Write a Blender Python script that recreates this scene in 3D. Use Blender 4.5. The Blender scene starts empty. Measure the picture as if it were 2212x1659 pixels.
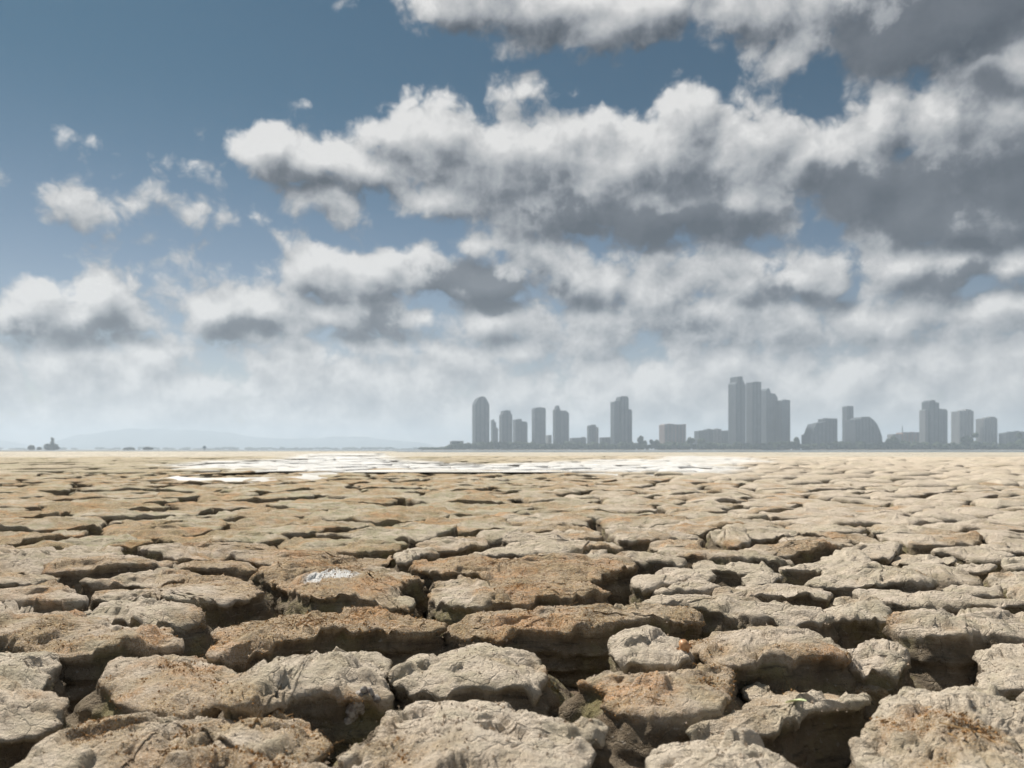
import bpy, bmesh, math, random
import numpy as np
from mathutils import Vector
from mathutils.geometry import tessellate_polygon

R = math.radians
random.seed(7)
rng = np.random.default_rng(11)
scene = bpy.context.scene
col = scene.collection

# ------------------------------------------------------------------ camera
CAM_H = 0.5          # metres above the mud
LENS = 28.0          # mm on a 36 mm sensor
F = LENS / 36.0 * 1024.0
HZ = 450.0           # picture row of the horizon in a 1024 x 768 frame
cam_data = bpy.data.cameras.new("camera")
cam_data.lens = LENS
cam_data.sensor_width = 36.0
cam_data.shift_y = (HZ - 384.0) / 1024.0
cam_data.clip_start = 0.02
cam_data.clip_end = 60000.0
cam_data.dof.use_dof = True
cam_data.dof.focus_distance = 2.7
cam_data.dof.aperture_fstop = 5.0
cam = bpy.data.objects.new("camera", cam_data)
cam.location = (0, 0, CAM_H)
cam.rotation_euler = (R(90), 0, 0)
col.objects.link(cam)
scene.camera = cam

# ------------------------------------------------------------------ sun, exposure
SUN_AZ, SUN_EL = R(-38), R(49)      # in front of the camera, to the left
sun_dir = Vector((math.sin(SUN_AZ) * math.cos(SUN_EL), math.cos(SUN_AZ) * math.cos(SUN_EL), math.sin(SUN_EL)))
sd = bpy.data.lights.new("sun", 'SUN')
sd.energy = 5.0
sd.angle = R(1.2)
sd.color = (1.0, 0.935, 0.84)
sun = bpy.data.objects.new("sun", sd)
sun.rotation_euler = sun_dir.to_track_quat('Z', 'Y').to_euler()
sun.location = (0, 0, 500)
col.objects.link(sun)
scene.view_settings.view_transform = 'Standard'
scene.view_settings.look = 'None'
scene.view_settings.exposure = 0.28
scene.view_settings.gamma = 1.0
scene.view_settings.use_curve_mapping = False
scene.render.engine = 'CYCLES'
scene.cycles.use_denoising = True
scene.cycles.use_adaptive_sampling = True
scene.cycles.adaptive_threshold = 0.02
scene.cycles.adaptive_min_samples = 12
scene.cycles.max_bounces = 6
scene.cycles.diffuse_bounces = 3
scene.cycles.volume_bounces = 1

# ------------------------------------------------------------------ world: sky with clouds
HAZE = 0.00021         # density of the air, per metre
SKY_K = 0.085
SKY_TINT = (0.092, 0.255, 0.300)     # deep polarised blue overhead
SKY_LOW = (0.60, 0.55, 0.56)           # milky towards the horizon
world = bpy.data.worlds.new("World")
scene.world = world
world.use_nodes = True


class NT:
    """small helper that writes shader nodes in order"""
    def __init__(self, tree):
        self.t = tree

    def node(self, kind, **kw):
        n = self.t.nodes.new(kind)
        for k, v in kw.items():
            setattr(n, k, v)
        return n

    def put(self, sock, v):
        if isinstance(v, bpy.types.NodeSocket):
            self.t.links.new(v, sock)
        elif v is not None:
            sock.default_value = v

    def math(self, op, a, b=None, c=None, clamp=False):
        n = self.node('ShaderNodeMath', operation=op, use_clamp=clamp)
        for i, v in enumerate((a, b, c)):
            if v is not None:
                self.put(n.inputs[i], v)
        return n.outputs[0]

    def vmath(self, op, a, b=None, c=None):
        n = self.node('ShaderNodeVectorMath', operation=op)
        for i, v in enumerate((a, b, c)):
            if v is not None:
                self.put(n.inputs[i], v)
        return n.outputs['Value'] if op in ('LENGTH', 'DOT_PRODUCT', 'DISTANCE') else n.outputs['Vector']

    def noise(self, vec, scale, detail=4.0, rough=0.55, lac=2.0, dim='3D', out='Fac'):
        n = self.node('ShaderNodeTexNoise', noise_dimensions=dim)
        self.put(n.inputs['Vector'], vec)
        n.inputs['Scale'].default_value = scale
        n.inputs['Detail'].default_value = detail
        n.inputs['Roughness'].default_value = rough
        n.inputs['Lacunarity'].default_value = lac
        return n.outputs[out]

    def voronoi(self, vec, scale, detail=0.0, rough=0.5, feature='F1', dim='3D', out='Distance'):
        n = self.node('ShaderNodeTexVoronoi', voronoi_dimensions=dim, feature=feature)
        self.put(n.inputs['Vector'], vec)
        n.inputs['Scale'].default_value = scale
        n.inputs['Detail'].default_value = detail
        n.inputs['Roughness'].default_value = rough
        return n.outputs[out]

    def ramp(self, v, lo, hi, smooth=True, a=0.0, b=1.0):
        n = self.node('ShaderNodeMapRange', interpolation_type='SMOOTHSTEP' if smooth else 'LINEAR')
        self.put(n.inputs['Value'], v)
        self.put(n.inputs['From Min'], lo)
        self.put(n.inputs['From Max'], hi)
        n.inputs['To Min'].default_value = a
        n.inputs['To Max'].default_value = b
        return n.outputs[0]

    def mix(self, f, a, b, mode='MIX'):
        n = self.node('ShaderNodeMix', data_type='RGBA', blend_type=mode)
        self.put(n.inputs['Factor'], f)
        for s, v in ((n.inputs[6], a), (n.inputs[7], b)):
            if isinstance(v, tuple) and len(v) == 3:
                v = (*v, 1.0)
            self.put(s, v)
        return n.outputs[2]

    def comb(self, x, y, z=0.0):
        n = self.node('ShaderNodeCombineXYZ')
        for i, v in enumerate((x, y, z)):
            self.put(n.inputs[i], v)
        return n.outputs[0]

    def sep(self, v):
        n = self.node('ShaderNodeSeparateXYZ')
        self.put(n.inputs[0], v)
        return n.outputs


def view_angles(cx, cy):
    """a spot in the 2212 x 1659 photograph -> azimuth, elevation of that direction"""
    x = (cx * 1024 / 2212 - 512) / F
    z = (HZ - cy * 1024 / 2212) / F
    return math.atan(x), math.atan(z / math.hypot(1, x))


# clouds as seen: centre x, centre y, half width, height above, depth below, density
CLOUDS = [
    (1150, 15, 300, 140, 80, 1.0), (1010, 30, 170, 120, 50, .9), (1400, 25, 230, 140, 75, 1.0), (1290, 70, 150, 60, 50, .9), (1650, 5, 220, 90, 70, .7),
    (2080, 40, 380, 190, 105, 1.1), (2210, 150, 150, 120, 120, 1.0),
    (870, 285, 140, 60, 80, .9), (960, 300, 160, 95, 130, 1.1), (1130, 330, 240, 95, 150, 1.15), (1350, 350, 260, 115, 170, 1.2),
    (1480, 270, 110, 95, 150, 1.15), (1630, 310, 130, 100, 170, 1.15), (1740, 350, 110, 80, 120, 1.0), (1500, 450, 330, 100, 80, 1.25), (1200, 440, 300, 100, 70, 1.1),
    (960, 450, 130, 70, 70, .8), (1050, 520, 170, 60, 40, .55), (1650, 490, 200, 60, 40, .6),
    (590, 330, 95, 55, 55, 1.1), (680, 355, 120, 60, 50, 1.1), (790, 375, 110, 55, 50, .9),
    (1920, 230, 120, 90, 180, 1.15), (2040, 260, 150, 105, 220, 1.2), (2170, 300, 170, 150, 210, 1.2), (1850, 400, 170, 120, 90, 1.15), (2080, 470, 260, 110, 55, 1.1),
    (1950, 570, 100, 55, 45, 1.0), (2060, 580, 130, 50, 60, 1.05), (2190, 590, 110, 65, 45, 1.0), (2000, 660, 150, 40, 35, .6), (2160, 670, 130, 40, 35, .6),
    (1620, 600, 130, 55, 50, .9), (1720, 600, 120, 60, 55, .95), (1800, 620, 50, 65, 45, .9),
    (690, 590, 90, 60, 60, 1.0), (800, 585, 120, 60, 70, 1.05), (920, 590, 110, 60, 60, 1.05), (1060, 610, 170, 70, 55, 1.1), (1230, 600, 120, 65, 55, 1.05), (1320, 600, 60, 45, 60, .9),
    (740, 690, 110, 60, 45, .9), (880, 690, 130, 50, 45, .85), (1060, 700, 180, 50, 45, .7), (1420, 640, 120, 70, 70, .85), (1530, 670, 120, 60, 50, .8), (1280, 740, 160, 40, 35, .6), (1720, 700, 200, 40, 35, .6),
    (60, 640, 75, 55, 60, 1.05), (20, 690, 60, 50, 50, 1.0), (200, 660, 95, 62, 75, 1.1), (120, 690, 110, 50, 50, .9), (290, 690, 70, 50, 40, .8),
    (450, 680, 75, 50, 55, 1.0), (545, 665, 95, 55, 65, 1.05), (630, 710, 70, 45, 30, .7),
    (170, 450, 90, 45, 36, .28), (250, 430, 90, 65, 70, .40), (300, 390, 50, 36, 36, .26),
    (430, 490, 100, 32, 28, .20), (540, 475, 90, 40, 36, .16), (690, 430, 75, 45, 40, .46), (740, 470, 50, 35, 50, .42), (652, 235, 22, 22, 18, .25), (1150, 205, 90, 30, 20, .4),
    (1450, 690, 800, 130, 130, .62), (1000, 770, 1300, 90, 70, .50), (250, 790, 420, 80, 70, .42), (1750, 560, 520, 70, 70, .55), (1980, 690, 420, 90, 100, .60), (720, 640, 420, 60, 80, .42), (1250, 560, 420, 60, 60, .45),
    (300, 770, 300, 40, 35, .45), (700, 790, 260, 40, 35, .45), (1050, 800, 280, 45, 40, .45), (1500, 770, 260, 45, 40, .45), (1900, 760, 300, 45, 40, .5), (100, 830, 260, 30, 35, .4), (550, 850, 300, 30, 30, .35),
]
# the same for their heavy grey undersides
BASES = [
    (1450, 500, 290, 65, 50, 1.0), (1220, 455, 220, 50, 60, .7), (2090, 450, 310, 150, 90, 1.15), (1820, 420, 130, 80, 80, .8), (2100, 30, 360, 120, 90, 1.15), (2150, 190, 120, 60, 60, .5),
    (1080, 615, 190, 60, 60, 1.0), (930, 610, 100, 45, 50, .6), (1440, 700, 140, 50, 40, .6), (2050, 605, 110, 45, 45, .7), (1690, 630, 110, 30, 40, .5), (500, 715, 110, 30, 30, .5), (240, 715, 120, 40, 40, .5),
    (830, 700, 120, 40, 40, .5), (60, 720, 120, 40, 50, .6), (1330, 90, 140, 40, 40, .3), (640, 380, 100, 25, 30, .4), (1520, 410, 120, 50, 70, .5),
]


AZ0, AZ1, EL0, EL1 = -0.66, 0.66, -0.03, 0.62     # the window of sky in which the cloud layout is known


def blob_field(blobs, n=(240, 160)):
    """how much cloud stands in each direction of that window"""
    az, el = np.meshgrid(np.linspace(AZ0, AZ1, n[0]), np.linspace(EL0, EL1, n[1]))
    f = np.full(az.shape, -0.7)
    s = 1024 / 2212 / F
    for (cx, cy, rx, up, dn, amp) in blobs:
        a, e = view_angles(cx, cy)
        dx = (az - a) / (rx * s)
        dy = el - e
        dy = np.where(dy > 0, dy / (up * s), -dy / (dn * s))
        d = amp * (1 - np.sqrt(dx * dx + dy * dy))
        h = np.clip(0.5 + 0.5 * (f - d) / 0.12, 0, 1)
        f = d * (1 - h) + f * h + 0.12 * h * (1 - h)
    return f


def field_nodes(nt, u01, v01, f, rank):
    """the field as a sum of products of curves in azimuth and curves in elevation"""
    mean = float(f.mean())
    U, S, V = np.linalg.svd(f - mean, full_matrices=False)
    total = None

    def curves(vals, x):
        lo, hi = vals.min(1), vals.max(1)
        n = nt.node('ShaderNodeRGBCurve')
        m = n.mapping
        m.use_clip = False
        for i in range(3):
            c = m.curves[i]
            y = (vals[i] - lo[i]) / (hi[i] - lo[i])
            step = max(1, len(y) // 120)
            idx = list(range(0, len(y), step))
            if idx[-1] != len(y) - 1:
                idx.append(len(y) - 1)
            c.points[0].location = (0, y[0])
            c.points[1].location = (1, y[-1])
            for k in idx[1:-1]:
                c.points.new(k / (len(y) - 1), y[k])
            for p in c.points:
                p.handle_type = 'VECTOR'
        m.update()
        nt.put(n.inputs['Color'], nt.comb(x, x, x))
        return nt.vmath('MULTIPLY_ADD', n.outputs[0], tuple(float(q) for q in hi - lo), tuple(float(q) for q in lo))

    for k in range(0, rank, 3):
        cu = curves(V[k:k + 3] * np.sqrt(S[k:k + 3, None]), u01)
        cv = curves(U[:, k:k + 3].T * np.sqrt(S[k:k + 3, None]), v01)
        d = nt.vmath('DOT_PRODUCT', cu, cv)
        total = d if total is None else nt.math('ADD', total, d)
    return nt.math('ADD', total, mean)


def window_coords(nt, uv):
    x, y, _ = nt.sep(uv)[:3]
    return (nt.math('MULTIPLY_ADD', x, 1 / (AZ1 - AZ0), -AZ0 / (AZ1 - AZ0), clamp=True),
            nt.math('MULTIPLY_ADD', y, 1 / (EL1 - EL0), -EL0 / (EL1 - EL0), clamp=True))


def cloud_group():
    g = bpy.data.node_groups.new("cloud_density", 'ShaderNodeTree')
    g.interface.new_socket("angles", in_out='INPUT', socket_type='NodeSocketVector')
    g.interface.new_socket("density", in_out='OUTPUT', socket_type='NodeSocketFloat')
    g.interface.new_socket("body", in_out='OUTPUT', socket_type='NodeSocketFloat')
    nt = NT(g)
    gi = nt.node('NodeGroupInput').outputs[0]
    x, y, _ = nt.sep(gi)[:3]
    p = nt.vmath('MULTIPLY', gi, (2.7, 3.1, 0))
    w1 = nt.noise(p, 3.2, 3.0, 0.55, dim='2D', out='Color')
    warp = nt.vmath('MULTIPLY_ADD', w1, (0.06, 0.04, 0), (-0.03, -0.02, 0))
    u01, v01 = window_coords(nt, nt.vmath('ADD', gi, warp))
    b = field_nodes(nt, u01, v01, blob_field(CLOUDS), 24)
    # past the picture's edge the same kind of broken cumulus goes on
    gen = nt.math('MULTIPLY_ADD', nt.noise(p, 1.3, 2.0, 0.5, dim='2D'), 5.0, -2.55)
    w = nt.math('MAXIMUM', nt.ramp(nt.math('ABSOLUTE', x), 0.57, 0.68), nt.ramp(y, 0.50, 0.60))
    b = nt.math('ADD', nt.math('MULTIPLY', b, nt.math('SUBTRACT', 1.0, w)), nt.math('MULTIPLY', gen, w))
    low = nt.math('MULTIPLY_ADD', nt.ramp(y, 0.29, 0.06), 1.12, -0.42)      # layered cloud towards the horizon
    b = nt.math('SMOOTH_MAX', nt.math('ADD', b, 0.16), low, 0.15)
    pw = nt.vmath('MULTIPLY_ADD', nt.noise(p, 9.0, 2.0, 0.5, dim='2D', out='Color'), (0.06, 0.06, 0), p)
    puff = nt.voronoi(pw, 4.8, 4.0, 0.54, dim='2D')
    puff = nt.math('MULTIPLY_ADD', puff, -1.25, 0.60)
    fine = nt.math('MULTIPLY_ADD', nt.noise(pw, 5.0, 8.0, 0.57, dim='2D'), 1.7, -0.85)
    d = nt.math('ADD', b, nt.math('ADD', nt.math('MULTIPLY', puff, 0.58), nt.math('MULTIPLY', fine, 0.62)))
    go = nt.node('NodeGroupOutput')
    g.links.new(d, go.inputs[0])
    g.links.new(b, go.inputs[1])
    return g


def build_world():
    t = world.node_tree
    t.nodes.clear()
    nt = NT(t)
    tc = nt.node('ShaderNodeTexCoord').outputs['Generated']
    x, y, z = nt.sep(tc)[:3]
    az = nt.math('ARCTAN2', x, y)
    el = nt.math('ARCSINE', z)
    uv = nt.comb(az, el, 0.0)
    g = cloud_group()

    def dens(v):
        n = nt.node('ShaderNodeGroup', node_tree=g)
        t.links.new(v, n.inputs[0])
        return n.outputs[0], n.outputs[1]

    d0, b0 = dens(uv)
    d1, b1 = dens(nt.vmath('ADD', uv, (-0.010, 0.022, 0)))
    buv = nt.vmath('MULTIPLY_ADD', nt.noise(uv, 13.0, 4.0, 0.6, dim='2D', out='Color'), (0.09, 0.06, 0), nt.vmath('ADD', uv, (-0.045, -0.03, 0)))
    bu, bv = window_coords(nt, buv)
    base = nt.math('MAXIMUM', field_nodes(nt, bu, bv, np.maximum(blob_field(BASES), -0.3), 12), 0.0)
    base = nt.math('MULTIPLY', base, nt.ramp(nt.noise(uv, 16.0, 5.0, 0.6, dim='2D'), 0.30, 0.66, True, 0.45, 1.35))
    alpha = nt.ramp(d0, -0.22, 0.22)
    lit = nt.math('MULTIPLY_ADD', nt.math('SUBTRACT', d0, d1), 0.52, 0.55)
    lit = nt.math('MULTIPLY_ADD', nt.math('SUBTRACT', b0, b1), 0.42, lit)
    lit = nt.math('SUBTRACT', lit, nt.math('MULTIPLY', nt.ramp(d0, 0.30, 1.6), 0.26))
    lit = nt.math('MULTIPLY_ADD', nt.noise(buv, 22.0, 5.0, 0.6, dim='2D'), 0.5, nt.math('SUBTRACT', lit, 0.25), clamp=True)
    lit = nt.math('MULTIPLY_ADD', nt.ramp(el, 0.20, 0.03), 0.22, lit)
    lit = nt.math('MULTIPLY', lit, nt.ramp(base, 0.0, 0.55, True, 1.0, 0.24))
    rampn = nt.node('ShaderNodeValToRGB')
    t.links.new(lit, rampn.inputs[0])
    cr = rampn.color_ramp
    stops = [(0.0, (.045, .062, .088)), (.22, (.13, .150, .180)), (.48, (.33, .350, .375)), (.78, (.56, .565, .57)), (1.0, (.76, .755, .745))]
    cr.elements[0].position, cr.elements[0].color = stops[0][0], (*stops[0][1], 1)
    cr.elements[1].position, cr.elements[1].color = stops[-1][0], (*stops[-1][1], 1)
    for p_, c_ in stops[1:-1]:
        e_ = cr.elements.new(p_)
        e_.color = (*c_, 1)
    cloud = nt.vmath('SCALE', rampn.outputs[0])
    cloud.node.inputs['Scale'].default_value = 0.80 / SKY_K
    sky = nt.node('ShaderNodeTexSky', sky_type='NISHITA')
    sky.sun_disc = False
    sky.sun_elevation = SUN_EL
    sky.sun_rotation = SUN_AZ
    sky.altitude = 0
    sky.air_density = 1.0
    sky.dust_density = 0.3
    sky.ozone_density = 1.0
    blue = nt.mix(1.0, sky.outputs[0], nt.mix(nt.ramp(el, 0.0, 0.44), SKY_LOW, SKY_TINT), mode='MULTIPLY')
    final = nt.mix(alpha, blue, cloud)
    bg = nt.node('ShaderNodeBackground')
    t.links.new(final, bg.inputs[0])
    bg.inputs[1].default_value = SKY_K
    out = nt.node('ShaderNodeOutputWorld')
    t.links.new(bg.outputs[0], out.inputs[0])
    world.cycles.sampling_method = 'MANUAL'
    world.cycles.sample_map_resolution = 512


build_world()

# ==== SETTING

# ------------------------------------------------------------------ helpers
_perm = np.random.default_rng(3).permutation(256).astype(np.int32)
_perm = np.concatenate([_perm, _perm])
_grad = np.random.default_rng(5).normal(size=(256, 3)).astype(np.float32)
_grad /= np.linalg.norm(_grad, axis=1)[:, None]


def perlin(x, y, z):
    x, y, z = np.broadcast_arrays(np.asarray(x, np.float32), np.asarray(y, np.float32), np.asarray(z, np.float32))
    xi, yi, zi = np.floor(x), np.floor(y), np.floor(z)
    fx, fy, fz = x - xi, y - yi, z - zi
    xi, yi, zi = xi.astype(np.int32) & 255, yi.astype(np.int32) & 255, zi.astype(np.int32) & 255
    u, v, w = fx * fx * (3 - 2 * fx), fy * fy * (3 - 2 * fy), fz * fz * (3 - 2 * fz)
    out = 0
    for i in (0, 1):
        a = _perm[xi + i]
        wx = u if i else 1 - u
        for j in (0, 1):
            b = _perm[(a + yi + j) & 255]
            wy = v if j else 1 - v
            for k in (0, 1):
                g = _grad[_perm[(b + zi + k) & 255]]
                wz = w if k else 1 - w
                out = out + wx * wy * wz * (g[..., 0] * (fx - i) + g[..., 1] * (fy - j) + g[..., 2] * (fz - k))
    return out * 1.5


def fbm(x, y, z, octaves=4, gain=0.5, lac=2.03):
    a, s, t = 1.0, 0.0, 0.0
    for o in range(octaves):
        s = s + a * perlin(x * lac ** o + o * 17.3, y * lac ** o - o * 9.1, z * lac ** o + o * 4.7)
        t += a
        a *= gain
    return s / t * 1.4


def sstep(a, b, x):
    t = np.clip((x - a) / (b - a), 0, 1)
    return t * t * (3 - 2 * t)


def link(name, me, mat=None, parent=None, kind=None):
    o = bpy.data.objects.new(name, me)
    col.objects.link(o)
    if mat is not None and me is not None and len(me.materials) == 0:
        me.materials.append(mat)
    if parent is not None:
        o.parent = parent
    if kind:
        o["kind"] = kind
    return o


def np_mesh(name, verts, quads=None, tris=None, smooth=True, attrs=None):
    """mesh from arrays of corner indices"""
    me = bpy.data.meshes.new(name)
    q = np.zeros((0, 4), np.int32) if quads is None else np.asarray(quads, np.int32)
    t = np.zeros((0, 3), np.int32) if tris is None else np.asarray(tris, np.int32)
    me.vertices.add(len(verts))
    me.vertices.foreach_set("co", np.asarray(verts, np.float32).ravel())
    me.loops.add(q.size + t.size)
    me.loops.foreach_set("vertex_index", np.concatenate([q.ravel(), t.ravel()]).astype(np.int32))
    me.polygons.add(len(q) + len(t))
    starts = np.concatenate([np.arange(len(q)) * 4, q.size + np.arange(len(t)) * 3]).astype(np.int32)
    me.polygons.foreach_set("loop_start", starts)
    me.polygons.foreach_set("use_smooth", np.full(len(q) + len(t), smooth))
    for k, v in (attrs or {}).items():
        me.attributes.new(k, 'FLOAT', 'POINT').data.foreach_set("value", np.asarray(v, np.float32))
    me.update(calc_edges=True)
    me.validate()
    return me


class MB:
    """collects boxes, prisms and lathes for one mesh"""
    def __init__(self):
        self.v, self.f = [], []

    def add(self, vs, fs):
        n = len(self.v)
        self.v += [tuple(p) for p in vs]
        self.f += [tuple(i + n for i in f) for f in fs]

    def box(self, x0, x1, y0, y1, z0, z1):
        self.add([(x0, y0, z0), (x1, y0, z0), (x1, y1, z0), (x0, y1, z0), (x0, y0, z1), (x1, y0, z1), (x1, y1, z1), (x0, y1, z1)],
                 [(3, 2, 1, 0), (4, 5, 6, 7), (0, 1, 5, 4), (1, 2, 6, 5), (2, 3, 7, 6), (3, 0, 4, 7)])

    def extrude(self, prof, y0, y1):
        """front profile of (x, z), counter-clockwise, pushed back from y0 to y1"""
        n = len(prof)
        tri = tessellate_polygon([[Vector((p[0], p[1], 0)) for p in prof]])
        self.add([(p[0], y0, p[1]) for p in prof] + [(p[0], y1, p[1]) for p in prof],
                 [tuple(t) for t in tri] + [tuple(i + n for i in reversed(t)) for t in tri] + [(i, i + n, (i + 1) % n + n, (i + 1) % n) for i in range(n)])

    def build(self, name, mat, parent=None, kind=None, smooth=False):
        me = bpy.data.meshes.new(name)
        me.from_pydata(self.v, [], self.f)
        bm = bmesh.new()
        bm.from_mesh(me)
        bmesh.ops.recalc_face_normals(bm, faces=bm.faces)
        bm.to_mesh(me)
        bm.free()
        for p in me.polygons:
            p.use_smooth = smooth
        return link(name, me, mat, parent, kind)


def empty(name, loc, label, cat, group=None):
    o = bpy.data.objects.new(name, None)
    o.location = loc
    o.empty_display_size = 1.0
    col.objects.link(o)
    tag(o, label, cat, group)
    return o


def tag(o, label, cat, group=None):
    o["label"] = label
    o["category"] = cat
    if group:
        o["group"] = group
    return o


def at_ground(px, py, z=0.0):
    """picture spot (1024 wide) on the level z -> x, y in metres"""
    y = (CAM_H - z) * F / max(py - HZ, 0.6)
    return (px - 512) / F * y, y


# ------------------------------------------------------------------ materials
def new_mat(name):
    m = bpy.data.materials.new(name)
    m.use_nodes = True
    m.node_tree.nodes.clear()
    nt = NT(m.node_tree)
    out = nt.node('ShaderNodeOutputMaterial')
    b = nt.node('ShaderNodeBsdfPrincipled')
    m.node_tree.links.new(b.outputs[0], out.inputs[0])
    b.inputs['Roughness'].default_value = 0.9
    b.inputs['Specular IOR Level'].default_value = 0.2
    return m, nt, b


def attr(nt, name):
    n = nt.node('ShaderNodeAttribute')
    n.attribute_name = name
    return n.outputs['Fac']


def mud_material():
    m, nt, b = new_mat("dry_mud")
    pos = nt.node('ShaderNodeNewGeometry').outputs['Position']
    side, moss, salt, pale, tone = attr(nt, "side"), attr(nt, "moss"), attr(nt, "salt"), attr(nt, "pale"), attr(nt, "tone")
    big = nt.noise(pos, 1.3, 3.0, 0.6)
    mid = nt.noise(pos, 9.0, 5.0, 0.65)
    fine = nt.noise(pos, 70.0, 5.0, 0.7)
    grain = nt.noise(pos, 330.0, 2.0, 0.6)
    streak = nt.noise(nt.vmath('MULTIPLY', pos, (14.0, 55.0, 90.0)), 1.0, 4.0, 0.65)
    c = nt.mix(nt.ramp(big, .35, .65), (.56, .47, .37), (.64, .56, .46))
    c = nt.mix(nt.ramp(mid, .38, .68), c, (.71, .61, .50))
    c = nt.mix(nt.math('MULTIPLY', nt.ramp(mid, .56, .36), .50), c, (.47, .42, .29))      # greyish green film
    c = nt.mix(nt.math('MULTIPLY', nt.ramp(fine, .47, .34), .62), c, (.27, .185, .125))    # pits
    c = nt.mix(nt.math('MULTIPLY', nt.ramp(streak, .46, .36), .32), c, (.30, .215, .145))
    c = nt.mix(nt.math('MULTIPLY', nt.ramp(fine, .58, .72), .5), c, (.76, .67, .57))
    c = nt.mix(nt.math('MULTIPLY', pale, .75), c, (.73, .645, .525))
    c = nt.mix(nt.math('MULTIPLY', tone, nt.ramp(mid, .30, .62, True, .9, .35)), c, (.40, .385, .245))       # olive film of dried algae
    # dried algae and moss on top
    mcol = nt.mix(nt.ramp(fine, .36, .64), (.24, .155, .08), (.55, .385, .205))
    mcol = nt.mix(nt.math('MULTIPLY', nt.ramp(mid, .45, .7), .5), mcol, (.52, .41, .24))
    mcol = nt.mix(nt.math('MULTIPLY', nt.ramp(nt.noise(pos, 3.4, 5.0, .68), .47, .62), nt.ramp(moss, .25, .85)), mcol, (.54, .27, .095))     # rust
    mcol = nt.mix(nt.math('MULTIPLY', nt.ramp(nt.noise(pos, 21.0, 4.0, .7), .55, .40), .55), mcol, (.17, .105, .055))
    c = nt.mix(nt.math('MULTIPLY', moss, nt.ramp(grain, .36, .60, True, .25, .9)), c, mcol)
    # damp flanks with olive growth, colour also darkened to paint in crack shade
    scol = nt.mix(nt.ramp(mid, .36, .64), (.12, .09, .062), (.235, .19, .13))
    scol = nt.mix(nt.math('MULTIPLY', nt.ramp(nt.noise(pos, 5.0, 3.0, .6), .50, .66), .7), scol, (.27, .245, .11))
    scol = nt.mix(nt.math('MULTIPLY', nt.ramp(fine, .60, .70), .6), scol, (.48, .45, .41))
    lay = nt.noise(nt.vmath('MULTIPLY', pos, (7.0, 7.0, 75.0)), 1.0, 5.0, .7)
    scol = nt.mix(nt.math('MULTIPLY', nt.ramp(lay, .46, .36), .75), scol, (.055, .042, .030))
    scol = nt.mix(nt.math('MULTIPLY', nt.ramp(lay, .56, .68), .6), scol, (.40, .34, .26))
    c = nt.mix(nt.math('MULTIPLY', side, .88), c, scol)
    c = nt.mix(nt.math('MULTIPLY', salt, nt.ramp(mid, .30, .50, True, .5, 1.0)), c, (.82, .82, .80))
    m.node_tree.links.new(c, b.inputs['Base Color'])
    # relief: pits, flakes, hairline cracks
    wob = nt.vmath('MULTIPLY_ADD', nt.noise(pos, 18.0, 3.0, .6, out='Color'), (.05, .05, .05), pos)
    ve = nt.voronoi(wob, 9.0, 0.0, feature='DISTANCE_TO_EDGE')
    hair = nt.math('MULTIPLY', nt.ramp(ve, .0, .03), .30)
    h = nt.math('ADD', nt.math('MULTIPLY', fine, 1.0), nt.math('MULTIPLY', grain, .28))
    h = nt.math('ADD', h, nt.math('MULTIPLY', streak, .55))
    h = nt.math('ADD', h, nt.math('MULTIPLY', hair, nt.math('SUBTRACT', 1.0, nt.ramp(moss, 0.1, .6))))
    bump = nt.node('ShaderNodeBump')
    bump.inputs['Strength'].default_value = .9
    bump.inputs['Distance'].default_value = .018
    m.node_tree.links.new(h, bump.inputs['Height'])
    m.node_tree.links.new(bump.outputs[0], b.inputs['Normal'])
    b.inputs['Roughness'].default_value = .95
    b.inputs['Specular IOR Level'].default_value = .12
    return m


def far_mud_material():
    """the sheet between and beyond the plates"""
    m, nt, b = new_mat("mud_floor")
    pos = nt.node('ShaderNodeNewGeometry').outputs['Position']
    x, y, z = nt.sep(pos)[:3]
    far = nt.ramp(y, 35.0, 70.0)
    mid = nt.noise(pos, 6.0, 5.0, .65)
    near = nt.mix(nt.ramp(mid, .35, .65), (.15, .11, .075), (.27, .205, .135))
    flat = nt.vmath('MULTIPLY', pos, (1, 1, 0))
    wob = nt.vmath('MULTIPLY_ADD', nt.noise(flat, .7, 2.0, .6, out='Color'), (1.0, 1.0, 0), flat)
    ve = nt.voronoi(wob, .6, 0.0, feature='DISTANCE_TO_EDGE')
    crack = nt.math('MULTIPLY', nt.ramp(ve, .10, .03), nt.ramp(nt.noise(flat, .25, 2.0, .5), .40, .60))
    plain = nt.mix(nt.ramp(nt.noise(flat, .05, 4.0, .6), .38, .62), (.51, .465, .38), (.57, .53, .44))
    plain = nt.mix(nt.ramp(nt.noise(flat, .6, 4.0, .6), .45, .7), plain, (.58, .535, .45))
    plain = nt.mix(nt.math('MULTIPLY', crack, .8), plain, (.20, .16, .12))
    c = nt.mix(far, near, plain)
    m.node_tree.links.new(c, b.inputs['Base Color'])
    bump = nt.node('ShaderNodeBump')
    bump.inputs['Strength'].default_value = .8
    bump.inputs['Distance'].default_value = .02
    m.node_tree.links.new(nt.noise(pos, 40.0, 5.0, .7), bump.inputs['Height'])
    m.node_tree.links.new(bump.outputs[0], b.inputs['Normal'])
    return m


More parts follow.
